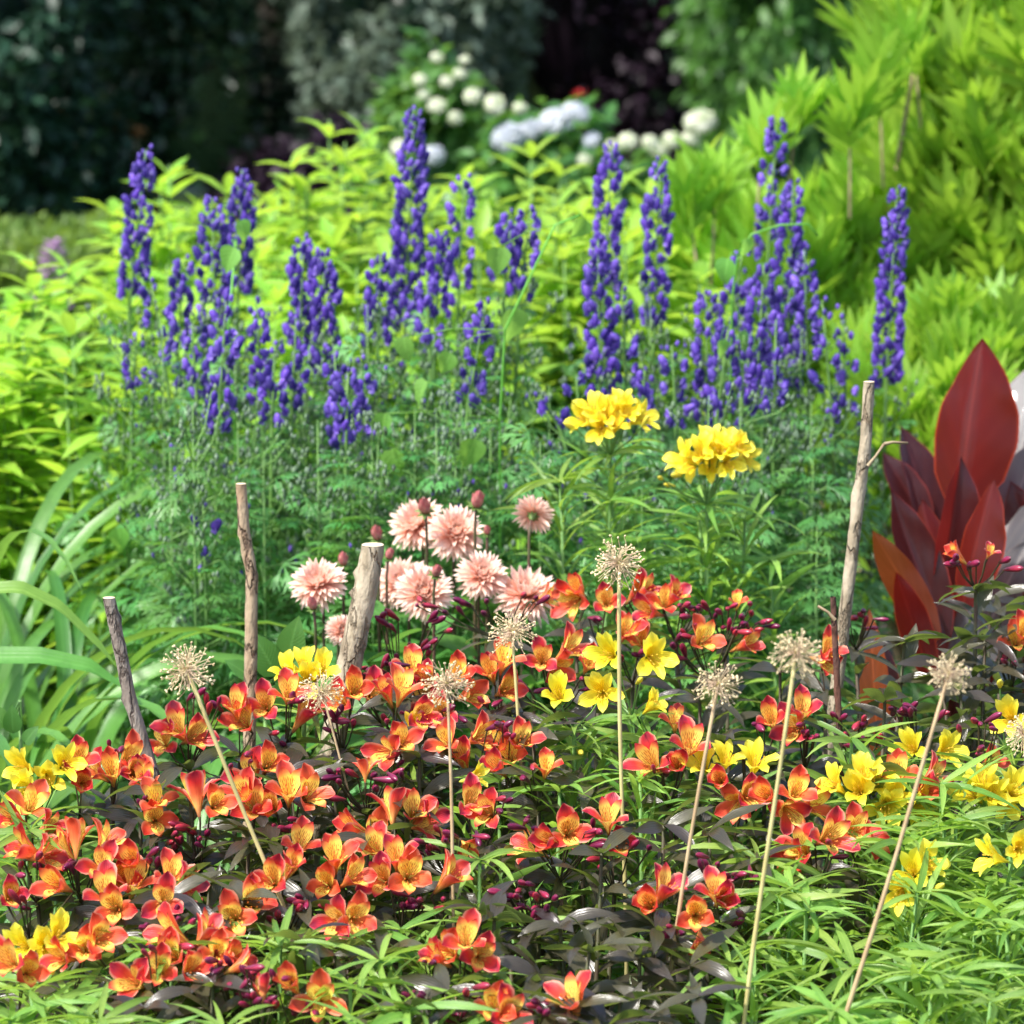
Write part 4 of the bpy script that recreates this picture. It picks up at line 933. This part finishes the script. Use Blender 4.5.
L_('orange-red lily cluster touching the foot of the thin grey stake', [(163, 742, -5, 20), (193, 737, 40, 20), (178, 730, -30, 40)], [(212, 706, 4), (200, 700, 1)])
L_('orange lily blooms seen from the side, just below and left of the thin grey stake', [(95, 772, -50, 30), (112, 773, 0, 45), (128, 760, 40, 25)], [(118, 748, 2)])
L_('cluster of red lilies behind the left yellow blooms, mostly hidden', [(78, 760, 20, 30), (82, 782, 10, 10)], [])
L_('orange lily with its yellow throat to the viewer, a closed dark bud on its left', [(156, 800, 5, 40), (155, 820, 10, 10)], [(143, 803, 1), (178, 842, 3)])
L_('pair of orange lilies, one showing its red back, left of the leaning straw stem', [(196, 795, 200, 50), (216, 804, 20, 20)], [(186, 830, 4), (205, 838, 2)])
L_('red lily trio seen mostly from behind, standing upright at the left', [(76, 838, 185, 60), (62, 848, -70, 40), (106, 843, 65, 45)], [(72, 866, 4), (90, 872, 2)])
L_('dark red half-open lily pair at the left edge', [(28, 850, -60, 25), (44, 856, 60, 10)], [(48, 862, 3), (30, 868, 2)])
L_('orange lilies under the left yellow blooms at the edge', [(14, 818, -30, 20), (30, 806, 20, 30), (48, 830, 50, 10)], [])
L_('single orange lily below the upright red trio', [(101, 866, 0, 30), (118, 878, 30, 15)], [])
L_('orange lily open to the viewer, first of the three in the left middle', [(115, 908, -5, 15), (107, 893, -10, 50)], [])
L_('tall side-facing orange lily between two open-faced ones at the left', [(134, 884, 25, 50), (134, 862, -20, 30)], [(152, 855, 2)])
L_('orange lily open to the viewer, right one of the left middle pair', [(163, 901, 5, 15)], [(142, 932, 1), (186, 918, 2)])
L_('orange lily with narrow yellow throat tilted up, above the open-faced pair', [(171, 876, 30, 45), (184, 888, 60, 20)], [])
L_('two trumpet-shaped orange lilies seen from the side, low at the left', [(172, 934, -60, 25), (204, 934, 75, 55)], [(190, 948, 3), (215, 945, 2)])
L_('round orange lily and its neighbour left of the broad cluster near the bottom', [(234, 918, 0, 15), (250, 902, 25, 30)], [])
L_('frilled orange lily right beside the lower left yellow blooms', [(85, 948, 5, 20), (62, 958, -40, 10)], [])
L_('orange lily at the lower left corner, partly under yellow petals', [(10, 962, -20, 25), (28, 972, 20, 15)], [])
L_('three orange lilies in a row near the bottom left', [(134, 983, -20, 20), (160, 970, 5, 20), (190, 970, 30, 25)], [(150, 955, 1)])
L_('dark purple-red bud cluster near the bottom left, below the trumpet-shaped pair', [(240, 966, 80, 20, .8)], [(222, 966, 4), (245, 978, 4), (238, 990, 3)])
L_('orange lily pair behind the leaning straw stem', [(254, 806, 0, 25), (244, 795, -30, 30)], [])
L_('three orange-yellow lilies fanned upward, left of the magenta bud cluster', [(272, 807, -10, 25), (289, 792, 5, 45), (308, 795, 30, 30)], [(285, 825, 3)])
L_('orange lily with long curling outer petals, left end of the broad row near the bottom', [(272, 880, -5, 25), (290, 868, 30, 45), (256, 898, -50, 10)], [(275, 915, 3), (300, 908, 1)])
L_('large yellow-throated orange lily, second in the broad row near the bottom', [(326, 884, -8, 15), (336, 858, 5, 60), (352, 878, 50, 30)], [(304, 905, 2), (330, 910, 2)])
L_('pair of streaked yellow-throated lilies in the middle of the broad row', [(383, 880, -15, 18), (409, 876, 10, 18), (397, 858, 0, 50)], [(415, 905, 4), (400, 900, 2)])
L_('single red-orange lily turned to the side, right end of the broad row', [(448, 878, 60, 40)], [(446, 905, 1)])
L_('orange lily pair peeping out below the broad row', [(355, 918, 15, 10), (338, 920, -20, 10)], [])
L_('magenta lily bud cluster with one pink opening bud, high in the centre left', [(365, 770, 185, 70, .62)], [(335, 774, 3, 8), (327, 793, 1), (345, 780, 2), (398, 773, 2), (384, 782, 2)], umb=(367, 815))
L_('red-orange lily group half hidden by a bronze leaf, under the magenta buds', [(392, 808, 185, 60), (356, 828, -60, 20), (374, 832, 10, 10)], [])
L_('orange lily with yellow throat leaning right, under the magenta buds', [(414, 812, 10, 40), (424, 824, 60, 10)], [])
L_('dark red bud group crossing the tan straw stem', [(466, 846, 20, -10, .6)], [(421, 848, 4), (440, 848, 3), (478, 836, 1), (444, 832, 1)], umb=(452, 880))
L_('salmon-pink lily pair low in the centre', [(450, 951, -25, 25), (480, 955, 10, 15), (466, 940, 0, 40)], [(475, 992, 2), (418, 998, 1)])
L_('dark bud spray at the bottom left of centre', [], [(420, 998, 2), (472, 987, 2), (456, 1010, 3), (440, 1014, 2)])
L_('dark orange lily pair in the bottom row left of centre', [(320, 1000, 0, 12), (292, 985, -20, 35)], [(280, 972, 2), (304, 1014, 3)])
L_('cluster of maroon buds at the bottom left of the dark orange pair', [(262, 990, 190, 40, .7)], [(252, 975, 3), (254, 1000, 3), (268, 1008, 3)])
L_('frilled coral lily cut by the bottom edge, left of centre', [(494, 1008, 0, 30), (508, 1014, 20, 20)], [(540, 1010, 2)])
L_('red lily rising sideways at the bottom edge, right of centre', [(572, 1003, -50, 60)], [(542, 1008, 3), (556, 1018, 1)])
L_('large wide-throated orange lily, left one of the bright pair right of centre', [(532, 848, -65, 25), (568, 832, 5, 18, 1.08), (552, 842, -40, 15)], [(528, 822, 3), (590, 828, 3), (592, 845, 1)])
L_('tall orange lily with stacked blooms, right one of the bright pair right of centre', [(608, 820, -5, 60), (618, 842, 15, 15)], [(592, 862, 2), (640, 850, 1)])
L_('group of dark maroon buds below the bright orange pair', [], [(525, 890, 4), (546, 902, 3), (508, 897, 3), (512, 912, 3), (532, 912, 3)], umb=(538, 935))
L_('orange lily with back petal standing, left of the lower right trio', [(650, 905, -15, 20), (664, 890, 60, 60)], [(676, 930, 1)])
L_('round streaked orange lily in the middle of the lower right trio', [(696, 914, 0, 12), (700, 940, 0, -30, .6)], [(676, 932, 2)])
L_('orange lily at the right of the lower right trio, crossing the straw stem', [(722, 900, 15, 20), (716, 893, -10, 50)], [(742, 920, 1)])
L_('dark maroon bud pair behind the lower right trio', [], [(712, 862, 3), (730, 877, 3), (748, 872, 2)])
L_('row of orange lily faces above the bronze leaves, left of the first straw head', [(265, 706, -5, 20), (288, 694, 10, 40), (303, 715, 70, 50)], [(275, 738, 2), (294, 700, 1)])
L_('orange lily directly behind the pale straw seed head', [(244, 722, -20, 30), (236, 708, -10, 50)], [])
L_('streaked orange lily right of the palest straw seed head', [(354, 690, 10, 25), (340, 702, -30, 20)], [(330, 722, 3), (348, 718, 2)])
L_('red-orange lily pair opening upward, in the centre left back row', [(387, 694, -30, 50), (402, 690, 30, 55)], [(408, 720, 3), (380, 716, 1)])
L_('wide orange lily cluster right behind the middle straw seed head', [(428, 680, -25, 30), (458, 676, 5, 40), (468, 695, 40, 15), (430, 697, -40, 10)], [(400, 668, 1)])
L_('orange lily half hidden under maroon buds, below the middle straw seed head', [(402, 742, 10, 25), (388, 752, -30, 10)], [(395, 758, 2)])
L_('coral-orange lily beside the tan straw stem', [(463, 760, -20, 45), (478, 738, 50, 20), (446, 742, -20, 30)], [(500, 730, 2)])
L_('small orange lily cluster in the back row, left of the second straw head', [(491, 672, -15, 40), (505, 690, 30, 20), (504, 660, 20, 50)], [(486, 702, 2)])
L_('bright orange-and-yellow lily open to the viewer, right of the second straw head', [(542, 660, 0, 20), (568, 650, 55, 30), (556, 668, 30, 0)], [(581, 684, 1), (530, 690, 2)])
L_('dull red lily half shaded, under the bright orange-and-yellow one', [(511, 757, -10, 30), (502, 748, -40, 40)], [(506, 730, 2)])
L_('narrow red lily among bronze leaves left of the lime stems', [(546, 768, 10, 50, .85)], [(532, 773, 2)])
L_('dark pointed buds and one orange bloom among dahlias', [(545, 598, 70, 10, .75)], [(455, 606, 3), (428, 600, 2), (488, 608, 1), (533, 603, 2)], umb=(500, 640))
L_('bright orange lily left of the tallest straw seed head', [(578, 590, -35, 30), (574, 600, -30, 0)], [])
L_('orange-yellow lily right below the tallest straw seed head', [(606, 602, 0, 20)], [(592, 615, 1)])
L_('orange lily half covered by the tallest straw seed head, on its right', [(636, 594, 35, 30), (645, 590, 60, 30)], [])
L_('orange lily pair farther right in the back row, by the lime leaves', [(664, 602, 0, 30), (650, 612, -50, 10), (674, 596, 40, 40)], [(690, 608, 3), (702, 602, 1)])
L_('spray of shiny magenta and maroon buds in the right back row', [(737, 602, 0, 60, .6)], [(725, 612, 3), (758, 609, 1), (735, 622, 2), (695, 612, 4), (750, 622, 2), (768, 628, 2)], umb=(725, 645))
L_('orange lily with pale inner petals under the magenta bud spray', [(703, 640, 20, 25), (744, 645, 50, 20)], [(678, 653, 3), (690, 632, 3), (735, 626, 3)])
L_('red and orange lilies behind the upper yellow blooms', [(640, 640, -10, 30), (625, 632, 20, 40)], [(632, 655, 2)])
L_('narrow dusky red lily right of the small yellow bloom', [(675, 722, 0, 60, .75)], [])
L_('dark orange lilies at the left foot of the straw stem right of centre', [(678, 765, -5, 20), (690, 746, 10, 45), (652, 764, -30, 30)], [(656, 774, 2)])
L_('orange lilies right of the straw stem, under the small yellow trumpets', [(720, 780, -10, 15), (748, 795, 20, 15), (738, 802, -20, 0)], [])
L_('orange lily left of the upright straw stem at right', [(771, 720, -15, 35)], [(760, 726, 1)])
L_('orange lily with standing petal, right of the upright straw stem', [(802, 712, 10, 50), (796, 728, -30, 10)], [(808, 728, 2), (812, 742, 2)])
L_('big full orange lily cluster right of the upright straw stem', [(795, 792, 10, 30), (768, 796, -30, 20), (788, 810, 10, 0), (810, 806, 60, 10)], [])
L_('pair of orange lilies among lime leaves at the lower right', [(802, 848, -30, 30), (828, 838, 25, 20), (796, 858, -40, 10)], [(838, 850, 1)])
L_('small orange lily under the large yellow cluster at right', [(854, 830, 10, 20), (868, 840, 50, 10)], [])
L_('red lily blooms behind the yellow cluster, right of the leaning straw stem', [(932, 778, 60, 25), (922, 790, 20, 10), (898, 775, -10, 40)], [])
L_('orange lily directly behind the upright straw seed head at right', [(828, 650, 20, 30), (822, 660, 40, 0)], [])
L_('orange lily cut by the right edge, beside the red canna', [(1016, 641, 0, 30), (1024, 632, 20, 40)], [(1000, 655, 3), (1010, 662, 2)])
L_('pink-red half-open lily standing high in front of the canna', [(958, 556, -70, 35, .72), (990, 552, 30, 50, .5)], [(950, 562, 2, 6), (975, 562, 2, 6), (1012, 568, 1)], d=5.3, umb=(976, 590))
L_('maroon bud spray beneath the dark twig at right', [], [(866, 719, 2), (868, 733, 2), (842, 714, 1), (852, 740, 2)])
L_('maroon bud spray left of the rightmost straw seed head', [], [(902, 711, 4), (915, 704, 2), (934, 712, 1)])
L_('maroon bud spray right of the rightmost straw seed head', [(990, 762, 20, 20, .8)], [(970, 728, 2), (985, 724, 2), (975, 748, 2)])
L_('purple bud spray right of the thick pale stake', [], [(373, 622, 2), (430, 622, 2), (391, 620, 1), (438, 634, 2), (418, 649, 3), (352, 664, 4), (378, 668, 4), (394, 660, 2)], umb=(400, 690))
L_('purple bud spray around the tall stake foot', [], [(860, 615, 3), (852, 622, 1), (876, 625, 1)], umb=(856, 650), d=5.5)
L_('orange lilies in the far left of the back row, low beside the grey stake', [(134, 772, 20, 20), (146, 782, 0, 40)], [])
L_('row of small coral lilies in front of the purple bud spray', [(412, 668, 10, 50), (372, 694, 20, 30)], [(362, 680, 2)])
L_('orange lilies tucked below the wide cluster in the centre', [(440, 712, -10, 20), (420, 716, 20, 10)], [(455, 716, 3)])
L_('crimson lily behind the tan straw stem, low', [(520, 742, 30, 40), (498, 768, -30, 30)], [])
L_('crimson back-row lily right of the bright orange-and-yellow one', [(588, 664, 20, 40, .8)], [(600, 678, 3)])
L_('orange lily low on the far left edge, under the upright red trio', [(10, 896, 20, 20), (58, 885, -30, 20)], [(20, 902, 2)])
L_('crimson-pink lily with folded petals at the bottom, left of the salmon pair', [(438, 958, -60, 30, .85)], [(428, 968, 1)])
L_('orange lily low between the bottom-left trio and the maroon bud cluster', [(216, 952, 10, 20), (230, 960, 40, 30)], [])
L_('orange lily pair low at the left, under the side-facing ones', [(172, 956, -20, 30), (98, 938, 30, 20)], [])
L_('orange lily left of the magenta bud cluster, behind the fanned trio', [(250, 775, -20, 30), (268, 765, 20, 30)], [(240, 760, 2)])
L_('coral lily pair just above the broad row near the bottom', [(376, 848, -20, 40), (300, 845, 20, 40)], [(352, 846, 2)])
L_('orange lily bloom right of the red-orange group, over bronze leaves', [(470, 802, 20, 30), (488, 812, -20, 20)], [(500, 806, 2)])
Y_ = lambda *a, **k: lily('yellow', *a, **k)
Y_('bright yellow lily group at the far left, four open blooms', [(22, 768, -35, 20), (64, 764, 20, 25), (47, 778, 10, 0), (26, 790, -20, 0)])
Y_('bright yellow lily pair at the lower left corner', [(22, 946, -30, 25), (45, 948, 10, 10), (58, 935, 40, 40)])
Y_('flat-topped yellow lily head beside the broad green leaves', [(288, 672, -40, 50), (304, 666, 0, 60), (320, 670, 35, 50), (306, 680, 0, 20)], [], d=5.1)
Y_('tall yellow lily head in front of the blue spikes, left of the other', [(583, 420, -50, 30), (604, 414, -5, 40), (626, 412, 15, 40), (640, 418, 55, 30), (600, 428, -10, 10), (614, 424, 10, 55), (594, 410, -20, 70), (620, 404, 10, 70)], [(570, 426, 1), (646, 420, 1)], d=5.85)
Y_('tall wide yellow lily head in front of the blue spikes, right of the other', [(684, 458, -55, 30), (700, 452, -15, 40), (720, 450, 5, 45), (738, 448, 35, 40), (710, 464, 0, 10), (728, 462, 20, 10), (692, 464, -30, 10), (710, 442, 0, 70), (730, 444, 20, 70), (745, 458, 50, 15)], [(668, 482, 2), (660, 478, 1)], d=5.8)
Y_('yellow lilies either side of the tallest straw stem, two upper blooms', [(609, 654, -25, 20, 1.05), (652, 656, 15, 15, 1.05)], [(640, 680, 1)], d=5.05, umb=(632, 715))
Y_('yellow lilies left of the tallest straw stem, two lower blooms', [(558, 694, -10, 40, 1.1), (602, 692, -5, 15, 1.1)], [(580, 752, 1)], d=5.0, umb=(574, 730))
Y_('small half-open yellow lily right of the tallest straw stem', [(652, 705, 60, 45, .85)], [], d=5.0)
Y_('three upright yellow trumpets crossing the straw stem right of centre', [(703, 764, -25, 45), (726, 760, 20, 60), (756, 762, 20, 60)], [])
Y_('pair of yellow lilies beside the leaning straw stem at right', [(912, 748, -25, 30), (946, 750, 30, 25)], [])
Y_('big yellow lily cluster at right, five blooms', [(834, 784, -60, 40), (858, 790, -20, 30), (876, 782, 5, 50), (896, 796, 5, 25), (916, 806, 45, 10), (864, 776, -10, 65), (886, 806, 0, 0)])
Y_('wide yellow lily cluster at the right edge, side-on', [(974, 792, -40, 45), (992, 794, 0, 30), (1014, 790, 30, 40), (984, 782, -10, 70), (1004, 800, 10, 5)])
Y_('yellow lily at the right edge behind the last straw head', [(1010, 718, -20, 25)], [(1000, 684, 1)])
Y_('yellow lily hanging out at the right edge, lower down', [(992, 857, -70, 20), (1018, 848, 0, 20)], [], d=4.6)
Y_('yellow lilies low among the lime leaves at right', [(912, 872, -15, 30), (928, 864, 30, 40), (900, 892, -20, 0)], [(938, 888, 1)])
Y_('partly hidden yellow lily near the middle tan stem', [(476, 776, 60, 20, .7)], [(470, 780, 1)])
Y_('yellow lily glimpsed behind orange ones in the centre', [(412, 726, 10, 30, .8)], [])
# leafy stems without flowers
def leafy(px, py, kind, label, group, d=None):
    d = d or dmap(py) + rng.uniform(-.05, .1); p = at(px, py, d); base = Vector((p.x + rng.gauss(0, .04), p.y + rng.gauss(0, .04), 0))
    t = thing('peruvian_lily', label, 'plant', base, group); mb = MB(); mb.tube([base, base.lerp(p, .5), p], [.004, .0035, .0025], 5)
    put('stem', mb.mesh('stem', M['bronze_stem' if kind == 'b' else 'green_stem']), t)
    put('foliage', (DFO if kind == 'b' else LFO)[rng.randrange(6)], t, p, (p - base).normalized().to_track_quat('Z', 'Y') @ Quaternion((0, 0, 1), rng.uniform(0, 6.28)), rng.uniform(.9, 1.1))
BL = 'bronze-leaved lily stem without flowers, between the orange blooms'; LL = 'bright green narrow-leaved lily stem without flowers'
for i in range(62):
    px, py = rng.uniform(90, 800), rng.uniform(690, 1060)
    if px < 260 and py < 780: continue
    leafy(px, py, 'b', BL, 'bronze leafy stems')
for (x, y) in ((885, 700), (940, 660), (905, 640), (985, 640), (870, 770), (960, 690), (780, 670), (700, 700), (1000, 610), (990, 600), (950, 730), (560, 925), (590, 950), (540, 975), (640, 955), (690, 965), (620, 1000), (300, 940), (335, 955), (570, 1010), (480, 910), (510, 950), (660, 1010)): leafy(x, y, 'b', BL, 'bronze leafy stems')
for i in range(48): leafy(rng.uniform(730, 1040), rng.uniform(840, 1100), 'l', LL, 'bright green leafy stems')
for i in range(18): leafy(rng.uniform(-10, 520), rng.uniform(920, 1090), 'l', LL, 'bright green leafy stems')
for i in range(14): leafy(rng.uniform(850, 1040), rng.uniform(730, 850), 'l', LL, 'bright green leafy stems')
for (x, y) in ((400, 930), (425, 950), (380, 960), (440, 985), (350, 985), (410, 1010), (30, 990), (70, 1000), (10, 1020), (100, 1020), (55, 1040), (225, 1030), (270, 1045), (590, 750), (560, 790), (640, 780), (500, 780), (680, 850), (610, 500), (560, 480), (700, 520), (745, 520), (640, 540), (680, 560), (720, 575), (770, 560), (30, 830), (60, 840), (480, 860), (370, 1030)): leafy(x, y, 'l', LL, 'bright green leafy stems', d=(5.85 if y < 580 else None))

# ------------------------------------------------------------------ dried allium heads
def allium_head(seed, r0=.0385):
    rr = random.Random(seed); mb = MB(); n = rr.randint(115, 165); sq = rr.uniform(.82, 1.0)
    gaps = [Vector((rr.gauss(0, 1), rr.gauss(0, 1), rr.gauss(0, 1))).normalized() for _ in range(3)]
    for i in range(n):
        z = 1 - 1.9 * (i + .5) / n; a = i * 2.39996 + rr.gauss(0, .2); s = math.sqrt(max(0, 1 - z * z)); v = Vector((s * math.cos(a), s * math.sin(a), z * sq + rr.gauss(0, .12))).normalized()
        if any(v.dot(g) > .93 for g in gaps) and rr.random() < .75: continue
        L = r0 * rr.uniform(.62, 1.08) * (.55 if rr.random() < .08 else 1); e = v * L + Vector((0, 0, -.1 * L * rr.random())); k = v.cross(Vector((rr.gauss(0, 1), rr.gauss(0, 1), rr.gauss(0, 1)))) * L * .13
        mb.tube([v * .002, v * L * .5 + k, e], [.00042, .0004, .0006], 3, 0, cap=False)
        for j in range(rr.choice((0, 1, 2, 3, 3, 3))):
            dv = (v + Vector((rr.gauss(0, .7), rr.gauss(0, .7), rr.gauss(0, .7)))).normalized(); q = e + dv * .0015
            mb.lathe(q, frame(dv.orthogonal(), dv) * rr.uniform(.7, 1.25), [(.0003, -.0016), (.0013, -.0005), (.0013, .0008), (.0003, .0018)], 5, 1)
    mb.lathe((0, 0, 0), np.eye(3), [(.0005, -.006), (.003, -.003), (.0035, .001), (.0005, .004)], 7, 2)
    return mb.mesh('seed_head', [M['head_straw'], M['head_tip'], M['head_core']])
AH = [allium_head(800 + i) for i in range(9)]
AHI = list(range(9))
def allium(x, y, r, ex, ey, label, mat='straw', d=None, sw=0.0036):
    d = d or dmap(ey) - .06; p = at(x, y, d); e = at(ex, ey, d - .01); dr = (e - p).normalized(); b = e + dr * (e.z / -dr.z)
    t = thing('dried_allium', label, 'flower', b, 'dried straw-coloured seed heads'); ax = -dr
    mb = MB(); sw *= .88; ph = rng.uniform(0, 6); mb.tube([b.lerp(p, i / 14) + Vector((1, 0, 0)) * math.sin(ph + i * .55) * .0035 * math.sin(math.pi * i / 14) for i in range(15)], [sw * (1.15 - .35 * i / 14) * rng.uniform(.92, 1.08) for i in range(15)], 8); put('stem', mb.mesh('stem', M[mat]), t)
    put('seed_head', AH[AHI.pop()], t, p, ax.to_track_quat('Z', 'Y') @ Quaternion((0, 0, 1), rng.uniform(0, 6)), r / (FPX / d) / .0385)
allium(187, 670, 29, 268, 868, 'dried straw seed head farthest left, on a long stem leaning right')
allium(322, 692, 24, 343, 770, 'pale airy dried seed head beside the flat yellow lily head', 'straw_tan', 5.0, .0022)
allium(447, 684, 28, 453, 850, 'dried seed head on a straight tan stem, in the centre left', 'straw_tan', None, .0028)
allium(512, 632, 25, 521, 750, 'dried seed head just below the pale pink dahlia', 'straw', 5.0, .0028)
allium(619, 563, 28, 622, 800, 'highest dried seed head, on a straight yellowish stem', 'straw', 4.88, .0036)
allium(718, 684, 26, 680, 910, 'dried seed head with its tan stem leaning left, right of centre', 'straw_tan', None, .0032)
allium(796, 652, 27, 746, 1020, 'dried seed head on the longest yellow-straw stem, running to the bottom edge', 'straw', 4.25, .0034)
allium(949, 674, 24, 872, 930, 'dried seed head at right, its tan stem leaning down to the left', 'straw_tan', 4.2, .0034)
allium(1024, 733, 22, 1030, 820, 'dried seed head cut off by the right edge', 'straw', 4.8, .003)

# ------------------------------------------------------------------ low ground cover filling the bed
mb = MB()
for i in range(15000):
    x = rng.uniform(-1.35, 1.35); y = rng.uniform(3.5, 7.6)
    if abs(x) > .17 * y + .12: continue
    h = .30 * rng.random() ** .7; az = rng.uniform(0, 6.28)
    mb.leaf((x, y, h), rot(az, R(rng.uniform(5, 75)), rng.gauss(0, .4)), rng.uniform(.06, .13), rng.uniform(.018, .04), 'lance', rng.uniform(.3, 1.2), .25, 3)
o = put('ground_cover', mb.mesh('ground_cover', M['ground_leaf']), None); o['kind'] = 'stuff'
for o in bpy.data.objects:
    if o.parent is None and "label" in o and not 4 <= len(o["label"].split()) <= 16: print("LONG", o["label"])
